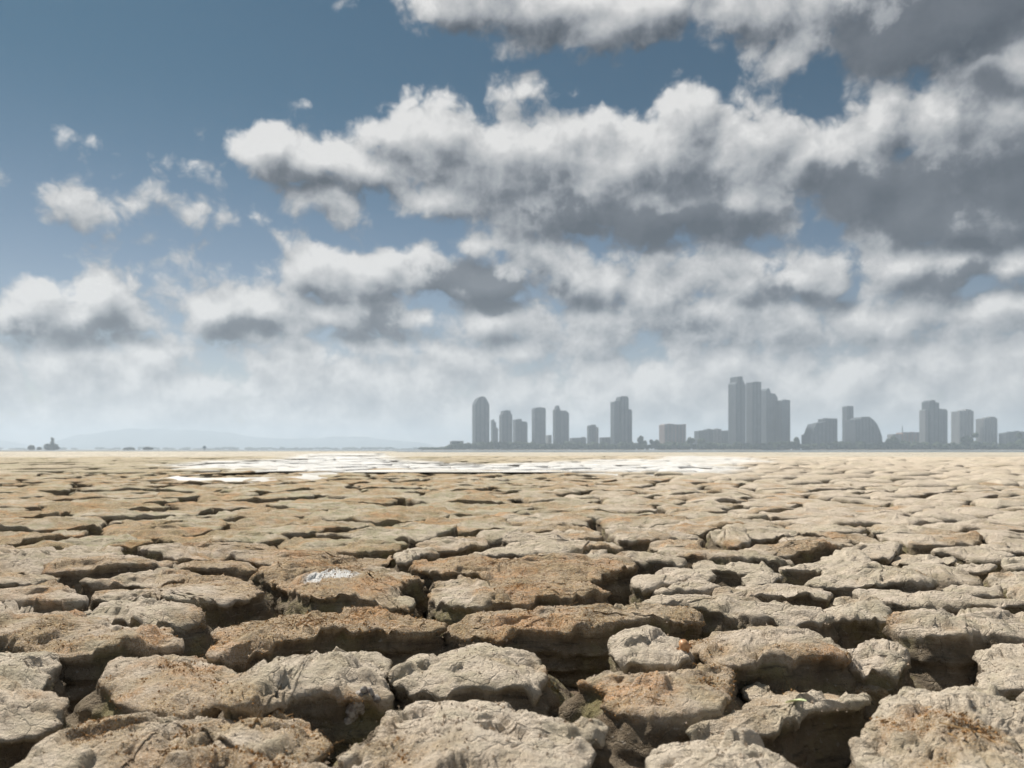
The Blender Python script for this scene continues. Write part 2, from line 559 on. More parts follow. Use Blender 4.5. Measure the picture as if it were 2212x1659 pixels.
def plain_material(name, c0, c1, scale=1.0, rough=.8, spec=.25, bump=0.0, stretch=(1, 1, 1)):
    m, nt, b = new_mat(name)
    pos = nt.vmath('MULTIPLY', nt.node('ShaderNodeNewGeometry').outputs['Position'], stretch)
    n = nt.noise(pos, scale, 5.0, .62)
    m.node_tree.links.new(nt.mix(nt.ramp(n, .36, .64), c0, c1), b.inputs['Base Color'])
    b.inputs['Roughness'].default_value = rough
    b.inputs['Specular IOR Level'].default_value = spec
    if bump:
        bp = nt.node('ShaderNodeBump')
        bp.inputs['Strength'].default_value = .7
        bp.inputs['Distance'].default_value = bump
        m.node_tree.links.new(n, bp.inputs['Height'])
        m.node_tree.links.new(bp.outputs[0], b.inputs['Normal'])
    return m


def water_material():
    m, nt, b = new_mat("sea_water")
    pos = nt.node('ShaderNodeNewGeometry').outputs['Position']
    b.inputs['Base Color'].default_value = (.16, .20, .21, 1)
    b.inputs['Roughness'].default_value = .25
    b.inputs['Specular IOR Level'].default_value = .5
    bp = nt.node('ShaderNodeBump')
    bp.inputs['Strength'].default_value = .5
    bp.inputs['Distance'].default_value = .3
    m.node_tree.links.new(nt.noise(nt.vmath('MULTIPLY', pos, (.25, .6, 1)), 1.0, 4.0, .6), bp.inputs['Height'])
    m.node_tree.links.new(bp.outputs[0], b.inputs['Normal'])
    return m


M_MUD = mud_material()
M_FLOOR = far_mud_material()
M_SALT = plain_material("salt_crust", (.52, .505, .46), (.72, .71, .68), .45, .7, .3, .01)
M_WATER = water_material()
M_LAND = plain_material("shore_land", (.20, .17, .12), (.28, .25, .18), .02)
M_HILL = plain_material("hill_forest", (.16, .20, .22), (.20, .24, .26), .004, .95, .05)
M_TREE = plain_material("far_foliage", (.035, .05, .028), (.075, .095, .05), .12, .95, .1)
M_TRUNK = plain_material("bark", (.08, .06, .045), (.14, .11, .08), 4.0, .9, .1)
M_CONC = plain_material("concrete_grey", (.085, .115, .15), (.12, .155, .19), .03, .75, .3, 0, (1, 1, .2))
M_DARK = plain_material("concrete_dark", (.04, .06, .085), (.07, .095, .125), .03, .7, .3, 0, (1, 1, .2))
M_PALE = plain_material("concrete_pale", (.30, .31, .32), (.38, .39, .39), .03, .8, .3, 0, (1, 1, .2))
M_PINK = plain_material("render_pink", (.36, .26, .24), (.42, .31, .28), .03, .8, .3, 0, (1, 1, .2))
M_GLASS = plain_material("tower_glass", (.10, .13, .16), (.17, .20, .23), .05, .25, .5)
M_SLAB = plain_material("floor_slab", (.22, .23, .24), (.27, .28, .29), .05, .8, .3)
M_ROOF = plain_material("roof_tile", (.30, .16, .12), (.38, .22, .17), .1, .8, .2)

# ------------------------------------------------------------------ the setting: ground, salt, sea, land, hills


def relief(x, y):
    """the slow swell of the flats"""
    d = np.hypot(x, y)
    a = sstep(4, 30, d)
    return a * (0.022 * perlin(x * .11, y * .11, 3.3) + 0.020 * perlin(x * .35, y * .35, 8.1))


def floor_z(x, y):
    d = np.hypot(x, y)
    return -0.155 + 0.03 * sstep(3, 14, d) + 0.095 * sstep(36, 64, d) + relief(x, y) * sstep(0, 1, d)


na = 240
rad = np.concatenate([[0.0], np.geomspace(0.25, 9000, 320)])
ang = np.linspace(0, 2 * np.pi, na, endpoint=False)
gx, gy = np.outer(rad, np.sin(ang)), np.outer(rad, np.cos(ang))
gz = floor_z(gx, gy) + np.where(np.hypot(gx, gy) < 20, 0.045 * fbm(gx * 9, gy * 9, 0 * gx, 4, .6), 0)
gz = gz - 0.9 * sstep(170, 420, gy) * sstep(-1, 60, gx + 60) - 0.9 * sstep(330, 700, np.hypot(gx, gy))
gv = np.stack([gx, gy, gz], -1).reshape(-1, 3)
i, j = np.meshgrid(np.arange(len(rad) - 1), np.arange(na), indexing='ij')
jn = (j + 1) % na
gq = np.stack([i * na + j, i * na + jn, (i + 1) * na + jn, (i + 1) * na + j], -1).reshape(-1, 4)[:, ::-1]
ground = link("ground", np_mesh("ground", gv, gq[na:], gq[:na][:, [0, 1, 2]]), M_FLOOR, None, "structure")
ground["label"] = "cracked dry mud flat of plates parted by deep dark cracks"

# ---- mud plates
# outlines of the near plates, traced in three strips of the photograph (strip origin in source pixels, 1.8433 strip px per source px)
STRIP = {'A': 0, 'B': 1177, 'C': 2354}
PLATES = [   # strip, moss 0-1, lift cm, dome cm, outline
    ('A', .25, 0, 5, [(-60, 1560), (0, 1440), (330, 1270), (700, 1150), (1000, 1150), (1330, 1140), (1600, 1085), (1850, 1095), (1950, 1130), (2080, 1280), (1950, 1400), (1780, 1415), (1500, 1340), (1200, 1340), (950, 1400), (650, 1490), (500, 1580), (100, 1620)]),
    ('A', .1, 1, 4, [(640, 1540), (1000, 1410), (1200, 1355), (1500, 1350), (1700, 1400), (1850, 1430), (2050, 1470), (2200, 1520), (2150, 1750), (1500, 1850), (800, 1750)]),
    ('A', .2, 0, 4, [(-260, 960), (0, 965), (120, 980), (300, 990), (400, 1030), (415, 1070), (370, 1130), (250, 1170), (100, 1190), (-50, 1210), (-300, 1150)]),
    ('A', .35, 0, 4, [(650, 900), (740, 770), (1050, 715), (1300, 760), (1500, 800), (1510, 880), (1450, 960), (1340, 1110), (1150, 1120), (950, 1100), (750, 1045), (720, 950)]),
    ('A', .2, 0, 3, [(-200, 770), (0, 735), (200, 740), (390, 740), (320, 810), (260, 880), (270, 930), (120, 930), (0, 910), (-220, 880)]),
    ('A', .6, 1, 3, [(-200, 600), (0, 530), (200, 510), (550, 505), (830, 525), (1070, 550), (1080, 610), (1200, 690), (1050, 690), (850, 670), (600, 700), (450, 720), (250, 700), (180, 690), (100, 640), (-100, 640)]),
    ('A', .3, 1, 3, [(520, 470), (600, 430), (760, 385), (1000, 400), (1240, 440), (1300, 470), (1290, 500), (1100, 520), (930, 520), (700, 480), (560, 480)]),
    ('A', .5, 0, 3, [(-200, 400), (0, 350), (250, 320), (480, 345), (570, 400), (540, 420), (430, 430), (350, 418), (150, 403), (-100, 415)]),
    ('A', .3, -1, 2, [(-200, 480), (0, 425), (150, 413), (330, 435), (340, 490), (180, 520), (100, 525), (-100, 530)]),
    ('A', .6, 0, 3, [(570, 365), (640, 315), (900, 335), (1250, 270), (1450, 265), (1610, 305), (1640, 370), (1650, 410), (1480, 440), (1280, 430), (1000, 385), (840, 372), (700, 380)]),
    ('A', .35, 0, 3, [(490, 290), (700, 262), (900, 230), (1150, 212), (1290, 245), (1310, 260), (1130, 295), (960, 310), (880, 285), (620, 300)]),
    ('A', .35, 0, 2, [(-200, 290), (0, 265), (230, 265), (370, 265), (350, 290), (150, 310), (-100, 320)]),
    ('A', .6, 0, 2, [(260, 240), (430, 190), (740, 170), (980, 140), (1150, 170), (1060, 207), (830, 220), (550, 245), (300, 255)]),
    ('A', .6, 0, 2, [(1110, 200), (1300, 160), (1480, 180), (1640, 200), (1650, 225), (1480, 222), (1300, 220), (1150, 215)]),
    ('A', .6, 0, 2, [(-200, 130), (0, 120), (350, 85), (650, 70), (820, 100), (700, 150), (730, 175), (550, 185), (330, 203), (0, 220), (-200, 215)]),
    ('A', .6, 0, 2, [(880, 115), (950, 70), (1300, 55), (1650, 60), (1850, 92), (1500, 97), (1360, 125), (1200, 150), (1000, 130)]),
    ('A', .6, 0, 2, [(1460, 150), (1530, 115), (1800, 110), (2212, 125), (2500, 112), (2520, 140), (2410, 170), (2200, 165), (1990, 180), (1770, 195)]),
    ('A', .7, 1, 3, [(1590, 245), (1700, 220), (2000, 210), (2380, 195), (2690, 235), (2680, 270), (2550, 290), (2570, 330), (2640, 400), (2640, 430), (2400, 390), (2150, 385), (1950, 395), (1900, 350), (1860, 310), (1760, 268)]),
    ('A', .85, 1, 4, [(1640, 500), (1780, 470), (2170, 470), (2560, 480), (2830, 540), (2850, 570), (2600, 590), (2350, 600), (2170, 625), (1900, 650), (1600, 700), (1400, 740), (1340, 735), (1420, 680), (1430, 640), (1360, 620), (1380, 580), (1480, 540)]),
    ('A', .12, 2, 6, [(1400, 1060), (1500, 920), (1640, 830), (1850, 740), (2200, 670), (2430, 685), (2470, 750), (2440, 810), (2480, 925), (2460, 950), (2200, 960), (1930, 940), (1750, 1020), (1600, 1080), (1430, 1110)]),
    ('B', .18, 2, 6, [(0, 1370), (130, 1310), (230, 1250), (180, 1190), (240, 1110), (330, 1060), (500, 1035), (690, 1005), (850, 1030), (1080, 1040), (1250, 1080), (1360, 1150), (1500, 1170), (1600, 1210), (1740, 1230), (1700, 1270), (1560, 1300), (1590, 1370), (1540, 1470), (1560, 1600), (1000, 1800), (500, 1650), (380, 1480), (250, 1420), (100, 1390)]),
    ('B', .2, 2, 7, [(310, 830), (400, 770), (560, 710), (720, 660), (870, 625), (1000, 640), (1230, 680), (1290, 720), (1305, 780), (1300, 870), (1280, 930), (1100, 925), (900, 910), (700, 915), (600, 880), (450, 870)]),
    ('B', .55, 1, 4, [(660, 550), (800, 500), (1080, 460), (1500, 500), (1800, 485), (2080, 490), (2330, 530), (2330, 560), (2100, 570), (1900, 570), (1600, 615), (1420, 605), (1150, 595), (1000, 610), (880, 580), (780, 565)]),
    ('B', .9, 2, 4, [(480, 190), (530, 140), (720, 110), (1010, 145), (1480, 150), (1850, 145), (1920, 190), (1800, 205), (1600, 255), (1300, 290), (1000, 280), (850, 240), (600, 240)]),
    ('B', .95, 0, 4, [(590, 340), (640, 300), (800, 275), (950, 300), (1200, 330), (1600, 290), (1665, 320), (1740, 370), (1500, 390), (1100, 440), (850, 455), (700, 420), (620, 370)]),
    ('B', .25, 1, 4, [(830, 100), (950, 70), (1130, 45), (1500, 45), (1700, 33), (1800, 70), (1790, 100), (1690, 90), (1480, 118), (1300, 110), (1000, 105)]),
    ('B', .15, 0, 2, [(1470, 135), (1560, 102), (1660, 97), (1710, 115), (1700, 140), (1560, 148)]),
    ('B', .4, 0, 2, [(450, 75), (600, 30), (720, 0), (880, 5), (980, 40), (830, 75), (700, 85)]),
    ('B', .2, 0, 3, [(350, 125), (480, 85), (640, 95), (640, 105), (520, 125), (440, 175), (360, 155)]),
    ('B', .3, 0, 2, [(1050, 38), (1070, 10), (1250, -15), (1550, -20), (1700, 20), (1560, 36), (1300, 36)]),
    ('C', .22, 2, 5, [(1150, 1290), (1230, 1240), (1240, 1160), (1280, 1100), (1270, 1020), (1420, 985), (1520, 970), (1700, 980), (1900, 990), (2050, 1060), (2250, 1120), (2450, 1300), (2450, 1700), (1700, 1700), (1290, 1500), (1260, 1380)]),
    ('C', .04, 2, 6, [(-180, 1330), (-150, 1270), (0, 1225), (250, 1225), (400, 1195), (560, 1215), (640, 1290), (720, 1370), (850, 1460), (750, 1560), (400, 1600), (100, 1580), (-60, 1480), (-160, 1400)]),
    ('C', .6, 1, 5, [(-650, 905), (-500, 860), (-300, 830), (0, 815), (150, 800), (330, 830), (390, 870), (300, 930), (340, 1020), (290, 1085), (100, 1110), (-200, 1120), (-480, 1060), (-420, 980), (-520, 930)]),
    ('C', .12, 1, 4, [(390, 1060), (560, 960), (700, 935), (880, 940), (1180, 990), (1230, 1035), (1050, 1060), (850, 1080), (640, 1160), (450, 1180), (150, 1195), (60, 1150), (310, 1105)]),
    ('C', .2, 0, 3, [(410, 870), (440, 850), (520, 855), (600, 900), (650, 930), (540, 945), (450, 930)]),
    ('C', .4, 2, 5, [(30, 650), (120, 625), (270, 610), (400, 580), (650, 575), (850, 580), (960, 630), (1060, 690), (1070, 740), (1030, 785), (900, 780), (700, 775), (500, 780), (370, 815), (250, 780), (130, 720)]),
    ('C', .1, 1, 5, [(-440, 710), (-370, 650), (-220, 620), (10, 640), (80, 700), (110, 770), (-50, 795), (-250, 800), (-380, 785)]),
    ('C', .4, 1, 5, [(1080, 740), (1150, 690), (1220, 660), (1350, 660), (1440, 700), (1470, 760), (1420, 820), (1300, 805), (1150, 795), (1090, 780)]),
    ('C', .95, -5, 4, [(840, 850), (900, 815), (1100, 815), (1300, 830), (1440, 890), (1500, 960), (1280, 980), (1000, 950), (860, 910)]),
    ('C', .4, 1, 4, [(1310, 550), (1450, 520), (1600, 510), (1620, 480), (1750, 450), (1950, 450), (2250, 470), (2400, 560), (2350, 640), (2100, 630), (1940, 600), (1850, 640), (1630, 640), (1500, 610), (1360, 580)]),
    ('C', .15, 1, 5, [(1900, 700), (1950, 670), (2100, 665), (2300, 670), (2450, 800), (2400, 960), (2100, 960), (1960, 940), (1940, 850), (1990, 810), (1950, 760)]),
    ('C', .15, 1, 4, [(930, 440), (1000, 410), (1100, 372), (1250, 395), (1320, 440), (1360, 490), (1330, 510), (1200, 485), (1050, 500), (960, 480)]),
    ('C', .35, 1, 4, [(-260, 425), (-130, 385), (-10, 375), (150, 380), (270, 410), (430, 395), (650, 415), (850, 460), (1000, 512), (950, 530), (700, 520), (440, 510), (340, 490), (150, 460), (-180, 455)]),
    ('C', .25, 1, 3, [(230, 350), (300, 310), (520, 285), (720, 295), (850, 320), (980, 350), (990, 385), (800, 370), (550, 375), (330, 365), (260, 370)]),
    ('C', .2, 1, 3, [(1130, 335), (1210, 315), (1400, 318), (1560, 348), (1730, 358), (2000, 390), (2212, 412), (2350, 440), (2050, 445), (1700, 415), (1530, 430), (1350, 400), (1200, 365)]),
    ('C', .25, 1, 3, [(820, 260), (930, 242), (920, 215), (980, 190), (1250, 200), (1500, 230), (1650, 280), (1660, 305), (1500, 308), (1350, 285), (1180, 300), (1050, 290), (860, 285)]),
    ('C', .05, 0, 3, [(400, 270), (450, 245), (600, 248), (690, 272), (600, 280), (480, 283)]),
    ('C', .2, 0, 3, [(90, 185), (130, 167), (280, 187), (480, 190), (600, 220), (620, 240), (460, 240), (300, 217), (150, 203)]),
    ('C', .2, 0, 2, [(630, 225), (750, 198), (900, 192), (950, 210), (880, 230), (720, 238)]),
    ('C', .5, 0, 2, [(-170, 108), (-100, 92), (0, 100), (200, 97), (450, 130), (700, 150), (730, 163), (620, 187), (400, 175), (160, 155), (40, 150)]),
    ('C', .1, 1, 3, [(750, 172), (900, 150), (970, 108), (1080, 103), (1200, 140), (1270, 178), (1100, 188), (900, 185)]),
    ('C', .1, 0, 3, [(1040, 90), (1200, 60), (1320, 65), (1450, 92), (1400, 105), (1350, 140), (1200, 120), (1100, 108)]),
    ('C', .1, 0, 3, [(1355, 130), (1420, 110), (1530, 117), (1650, 127), (1800, 155), (1720, 178), (1560, 168), (1440, 155)]),
    ('C', .2, 0, 3, [(1390, 205), (1550, 187), (1700, 193), (1850, 220), (1970, 268), (1900, 278), (1750, 265), (1600, 250)]),
    ('C', .15, 0, 3, [(1670, 325), (1760, 297), (1900, 302), (2050, 325), (2080, 355), (1950, 350), (1780, 345)]),
    ('C', .2, 0, 3, [(1980, 230), (2070, 213), (2300, 217), (2300, 250), (2100, 262), (2020, 262)]),
    ('C', .15, 0, 3, [(2040, 298), (2150, 270), (2330, 273), (2330, 312), (2120, 315)]),
    ('C', .1, 0, 3, [(2100, 350), (2200, 325), (2350, 335), (2350, 395), (2130, 382)]),
    ('C', .2, 0, 3, [(1610, 105), (1700, 77), (1850, 87), (2000, 97), (2160, 133), (2100, 146), (1900, 135), (1750, 112)]),
    ('C', .1, 0, 2, [(1770, 190), (1850, 168), (2000, 182), (2050, 203), (1900, 213)]),
    ('C', .1, 0, 2, [(2060, 175), (2100, 155), (2300, 150), (2300, 188), (2120, 193)]),
    ('C', .1, 0, 3, [(1890, 70), (2030, 47), (2150, 62), (2300, 85), (2300, 112), (2080, 98)]),
    ('C', .3, 0, 2, [(330, 95), (500, 72), (700, 77), (1000, 58), (1150, 62), (1040, 78), (900, 103), (720, 105), (540, 125), (400, 105)]),
    ('C', .2, 0, 2, [(-180, 78), (-170, 52), (0, 35), (100, 40), (170, 75), (50, 83)]),
    ('C', .2, 0, 2, [(160, -10), (400, 0), (465, 48), (350, 66), (270, 35)]),
    ('C', .4, 0, 2, [(630, 40), (700, 5), (950, 25), (1150, 45), (1000, 48), (800, 58)]),
    ('C', .15, 1, 3, [(-300, 290), (-270, 260), (-110, 217), (50, 220), (190, 242), (240, 270), (200, 282), (50, 278), (-60, 310), (-200, 335), (-280, 320)]),
    ('C', .2, 0, 3, [(-190, 345), (-40, 300), (150, 292), (270, 322), (220, 345), (100, 345), (-80, 360)]),
]


def strip_to_ground(s, p, lift):
    px = (p[0] / 1.8433 + STRIP[s]) * 1024 / 3554
    py = (p[1] / 1.8433 + 1850) * 1024 / 3554
    return at_ground(px, py, lift)


def area2(P):
    x, y = P[:, 0], P[:, 1]
    return 0.5 * float(np.sum(x * np.roll(y, -1) - y * np.roll(x, -1)))


def resample(P, n):
    Q = np.vstack([P, P[:1]])
    s = np.concatenate([[0], np.cumsum(np.hypot(*np.diff(Q, axis=0).T))])
    t = np.linspace(0, s[-1], n, endpoint=False)
    return np.stack([np.interp(t, s, Q[:, 0]), np.interp(t, s, Q[:, 1])], 1)


def chaikin(P, k=2):
    for _ in range(k):
        Q = np.roll(P, -1, axis=0)
        P = np.stack([P * .75 + Q * .25, P * .25 + Q * .75], 1).reshape(-1, 2)
    return P


def kernel_point(P):
    """a point of the polygon that sees as much of its outline as possible"""
    Q = np.roll(P, -1, axis=0)
    e = Q - P
    n = np.stack([-e[:, 1], e[:, 0]], 1) / (np.hypot(e[:, 0], e[:, 1])[:, None] + 1e-9)
    lo, hi = P.min(0), P.max(0)
    best, bc = -1e9, P.mean(0)
    for _ in range(3):
        gx_, gy_ = np.meshgrid(np.linspace(lo[0], hi[0], 17), np.linspace(lo[1], hi[1], 17))
        C = np.stack([gx_.ravel(), gy_.ravel()], 1)
        d = np.min((C[:, None, 0] - P[None, :, 0]) * n[None, :, 0] + (C[:, None, 1] - P[None, :, 1]) * n[None, :, 1], 1)
        k = int(np.argmax(d))
        if d[k] > best:
            best, bc = d[k], C[k]
        r = (hi - lo) / 8
        lo, hi = bc - r, bc + r
    return bc


def plate_mesh(outline, lift, dome, moss_amt, spacing, seed, slope, pale=0.0, salt_at=None, tone=0.0):
    """one plate of dried mud: pitted, flaking top, rounded lip, stratified flank"""
    P = np.asarray(outline, float)
    if area2(P) < 0:
        P = P[::-1]
    C = kernel_point(P)
    P = chaikin(P, 1)
    per = np.sum(np.hypot(*(np.roll(P, -1, axis=0) - P).T))
    N = int(np.clip(per / spacing, 22, 520))
    P = resample(P, N)
    size = math.sqrt(abs(area2(P)))
    T = np.roll(P, -1, axis=0) - np.roll(P, 1, axis=0)
    for _ in range(3):
        T = (np.roll(T, 1, axis=0) + T + np.roll(T, -1, axis=0)) / 3
    T /= np.hypot(T[:, 0], T[:, 1])[:, None] + 1e-9
    Nn = np.stack([T[:, 1], -T[:, 0]], 1)
    jag = (.060 * fbm(P[:, 0] * 5 / size ** .5, P[:, 1] * 5 / size ** .5, seed * .71, 3) + .036 * fbm(P[:, 0] * 24, P[:, 1] * 28, seed * 1.3, 3)) * min(size, .7)
    P = P + Nn * jag[:, None]
    rv = P - C
    r = np.hypot(rv[:, 0], rv[:, 1])
    K = int(np.clip(np.mean(r) / (spacing * 1.5), 4, 60))
    t = 1 - (1 - np.linspace(0.0, 1, K + 1)[1:]) ** 1.35
    X = C[0] + t[:, None] * rv[None, :, 0]
    Y = C[1] + t[:, None] * rv[None, :, 1]
    de = (1 - t)[:, None] * r[None, :] * .85
    depth = float(-floor_z(*C)) + relief(*C) + .04
    zb = lift + float(relief(*C))
    # centre point joins the rings as a row of its own
    X = np.vstack([np.full((1, N), C[0]), X])
    Y = np.vstack([np.full((1, N), C[1]), Y])
    de = np.vstack([r[None, :] * .85, de])
    tilt = perlin(seed * 3.1, .5, .5) * .05, perlin(seed * 5.7, .2, .9) * .05
    Z = zb + (X - C[0]) * tilt[0] + (Y - C[1]) * tilt[1]
    Redge = min(.011, .04 * size) * (1.0 + .5 * fbm(X * 4, Y * 4, seed, 2))
    q = np.clip(1 - de / Redge, 0, 1)
    Z = Z - (1 - np.sqrt(np.clip(1 - q * q, 0, 1))) * Redge * .62
    Z = Z + .5 * dome * (np.clip(de / (.45 * size), 0, 1) ** .7 - .7)
    lowf = fbm(X * 3.2, Y * 3.2, seed * 2.3, 4)
    Z = Z + .010 * lowf
    # flaked layers: parts of the skin have come away in steps
    ter = fbm(X * 2.2 + 7, Y * 2.2, seed * 1.9 + 5, 5, .55) * 3.2
    fl = np.floor(ter)
    ter = fl + sstep(.0, max(.16, min(.9, spacing * 14)), ter - fl)
    Z = Z - .019 * np.clip(ter, -2, 2)
    m = fbm(X * 2.3 + 3, Y * 2.3, seed * .37, 4)
    moss = sstep(.16 - .85 * moss_amt, .74 - .85 * moss_amt, m + .25 * fbm(X * 15, Y * 15, 2.2, 2))
    if moss_amt < .05:
        moss = moss * 0
    fres = sstep(.05, .012, spacing)
    Z = Z + moss * fres * (.004 + .009 * fbm(X * 55, Y * 55, 1.1, 3, .75))
    Z = Z + fres * .006 * fbm(X * 30, Y * 30, 7.7, 4, .6) + .005 * fbm(X * 11, Y * 11, 4.4, 2)
    an = .6 * perlin(seed * 1.7, .1, .4)
    uu, vv = X * math.cos(an) + Y * math.sin(an), Y * math.cos(an) - X * math.sin(an)
    rid = 1 - np.abs(fbm(uu * 7, vv * 26, seed, 4, .6)) * 2.2
    Z = Z + fres * .008 * np.clip(rid, -1, 1) * (1 - .6 * moss)
    crk = np.abs(fbm(X * 2.6, Y * 2.6 + 5, seed * 2.9, 4, .5))
    Z = Z - fres * .014 * sstep(.045, .0, crk) * (1 - .5 * moss)
    pit = fbm(X * 22, Y * 22, 9.9, 2)
    Z = Z - fres * .010 * sstep(.30, .55, pit)
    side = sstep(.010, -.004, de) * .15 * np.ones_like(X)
    # flank
    J = int(np.clip(depth / (spacing * 1.3), 4, 22))
    s = np.linspace(0, 1, J + 1)[1:] ** 1.15
    lip = Z[-1]
    lay = np.arange(N) * 0
    wx, wy, wz = [], [], []
    for sj in s:
        z = lip * (1 - sj) + (zb - depth) * sj
        under = -.026 * math.sin(min(sj / .55, 1) ** .6 * math.pi) * (0.55 + fbm(P[:, 0] * 5, P[:, 1] * 5, seed + 4.4, 2))
        out_ = under + slope * sj * np.clip(1.0 + 2.2 * fbm(P[:, 0] * 2.2, P[:, 1] * 2.2, seed + 1.7, 2), -.2, 3)
        strata = .030 * perlin(P[:, 0] * 4, P[:, 1] * 4, z * 42 + seed) + .022 * fbm(P[:, 0] * 14, P[:, 1] * 14, z * 60, 3, .6)
        o_ = out_ + strata * min(1, sj * 6) * min(1.0, size / .4)
        wx.append(P[:, 0] + Nn[:, 0] * o_)
        wy.append(P[:, 1] + Nn[:, 1] * o_)
        wz.append(z + .006 * fbm(P[:, 0] * 25, P[:, 1] * 25, z * 20, 2))
    X, Y, Z = np.vstack([X, wx]), np.vstack([Y, wy]), np.vstack([Z, wz])
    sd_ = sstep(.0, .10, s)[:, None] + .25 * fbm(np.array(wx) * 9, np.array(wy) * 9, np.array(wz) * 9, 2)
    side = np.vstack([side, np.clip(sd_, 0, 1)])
    moss = np.vstack([moss, np.array([moss[-1] * max(0, 1 - 3 * sj) for sj in s])])
    salt = np.zeros_like(X)
    if salt_at is not None:
        dd = np.hypot((X - salt_at[0]) / salt_at[2], (Y - salt_at[1]) / salt_at[3])
        salt = sstep(1.15, .7, dd + .5 * fbm(X * 7, Y * 7, 3.0, 3)) * (1 - side)
    rows = len(X)
    verts = np.stack([X, Y, Z], -1).reshape(-1, 3)
    a, b_ = np.meshgrid(np.arange(1, rows - 1), np.arange(N), indexing='ij')
    bn = (b_ + 1) % N
    quads = np.stack([a * N + b_, (a + 1) * N + b_, (a + 1) * N + bn, a * N + bn], -1).reshape(-1, 4)
    k = np.arange(N)
    tris = np.stack([0 * k, N + k, N + (k + 1) % N], -1)
    # the unused copies of the centre point are dropped
    keep = np.concatenate([[0], np.arange(N, rows * N)])
    remap = np.zeros(rows * N, np.int32)
    remap[keep] = np.arange(len(keep))
    cx, cy = C
    loc = np.array([cx, cy, zb])
    at = dict(side=side.reshape(-1)[keep], moss=moss.reshape(-1)[keep], salt=salt.reshape(-1)[keep], pale=np.full(len(keep), pale), tone=np.full(len(keep), tone))
    return verts[keep] - loc, remap[quads], remap[tris], at, loc


def half_plane(P, n, c):
    """keep the part of a convex polygon with n . p <= c"""
    d = P @ n - c
    if (d <= 0).all():
        return P
    out = []
    for k in range(len(P)):
        a, b_ = P[k], P[(k + 1) % len(P)]
        da, db = d[k], d[(k + 1) % len(P)]
        if da <= 0:
            out.append(a)
        if (da < 0) != (db < 0) and abs(da - db) > 1e-12:
            out.append(a + (b_ - a) * (da / (da - db)))
    return np.array(out)


def inside(P, pts):
    x, y = pts[:, 0], pts[:, 1]
    c = np.zeros(len(pts), bool)
    for k in range(len(P)):
        (x0, y0), (x1, y1) = P[k], P[(k + 1) % len(P)]
        c ^= ((y0 > y) != (y1 > y)) & (x < (x1 - x0) * (y - y0) / (y1 - y0 + 1e-12) + x0)
    return c


def src_ground(p, z):
    return at_ground(p[0] * 1024 / 3554, p[1] * 1024 / 3554, z)


SALT1 = [(640, 1615), (745, 1606), (880, 1600), (1016, 1597), (1089, 1581), (1107, 1574), (1301, 1572), (1310, 1595), (1378, 1601), (1450, 1608), (1540, 1612), (1812, 1615), (1866, 1610),
         (2029, 1608), (2119, 1601), (2274, 1602), (2375, 1610), (2502, 1633), (2502, 1637), (2250, 1639), (1993, 1637), (1812, 1633), (1450, 1630), (1240, 1632), (1100, 1643), (1016, 1654), (850, 1658), (700, 1660), (590, 1655), (700, 1646),
         (900, 1641), (1020, 1634), (1000, 1622), (850, 1621), (700, 1620)]
SALT2 = [(2361, 1592), (2394, 1581), (2412, 1586), (2484, 1592), (2592, 1604), (2520, 1608), (2412, 1606)]
salt_px = np.vstack([resample(np.array(q_, float), 400) for q_ in (SALT1, SALT2)])


def salt_mask(x, y):
    """how much salt dusts the plates round the white crust (0-1), fading over a ragged fringe"""
    yy = np.maximum(y, 8)
    px, py = (x / yy * F + 512) * 3554 / 1024, (HZ + CAM_H * F / yy) * 3554 / 1024
    far_ = np.hypot((px[:, None] - salt_px[None, :, 0]) / 90, (py[:, None] - salt_px[None, :, 1]) / 7).min(1)
    ins_ = inside(np.array(SALT1, float), np.stack([px, py], 1))
    return np.where(ins_, 1.0, .85 * sstep(1.5, .1, far_ + .8 * perlin(x * .5, y * .3, .5))) * (y > 11)


traced = []
for (s_, ms, lf, dm, pts) in PLATES:
    P = np.array([strip_to_ground(s_, p, lf * .01) for p in pts])
    if area2(P) < 0:
        P = P[::-1]
    T_ = np.roll(P, -1, axis=0) - np.roll(P, 1, axis=0)
    T_ /= np.hypot(T_[:, 0], T_[:, 1])[:, None] + 1e-9
    P = P + np.stack([T_[:, 1], -T_[:, 0]], 1) * .008
    traced.append((P, ms, lf * .01, dm * .01))


def cell_size(x, y):
    d = math.hypot(x, y)
    side_ = 1 / (1 + math.exp(-(x - .12 * d) / (.06 * d + .2)))      # smaller, rounder plates towards the right
    return (1.0 - .42 * side_) * (.62 + .36 * min(1, max(0, (d - 2) / 5))) * (1 + max(0, d - 14) / 38)


# scatter seeds for the plates nobody traced
FAR = 62.0
seeds, grid = [], {}
tb = np.vstack([resample(P, 60) for P, *_ in traced])
cand = np.random.default_rng(21)
for _ in range(42000):
    d = .35 + (FAR - .35) * cand.random() ** 1.55
    a = (cand.random() - .5) * 2 * R(50) if d > 3 else (cand.random() - .5) * 2 * R(85)
    x, y = d * math.sin(a), d * math.cos(a) - (0.4 if d < 3 else 0)
    s_ = cell_size(x, y)
    ok = True
    gi, gj = int(math.floor(x / 1.0)), int(math.floor(y / 1.0))
    rr = int(math.ceil(s_)) + 1
    for ii in range(gi - rr, gi + rr + 1):
        for jj in range(gj - rr, gj + rr + 1):
            for (qx, qy, qs) in grid.get((ii, jj), ()):
                if (qx - x) ** 2 + (qy - y) ** 2 < (.80 * min(s_, qs)) ** 2:
                    ok = False
                    break
            if not ok:
                break
        if not ok:
            break
    if not ok:
        continue
    if y < 5 and np.min(np.hypot(tb[:, 0] - x, tb[:, 1] - y)) < .10:
        continue
    seeds.append((x, y, s_))
    grid.setdefault((gi, gj), []).append((x, y, s_))
S = np.array(seeds)
free = np.ones(len(S), bool)
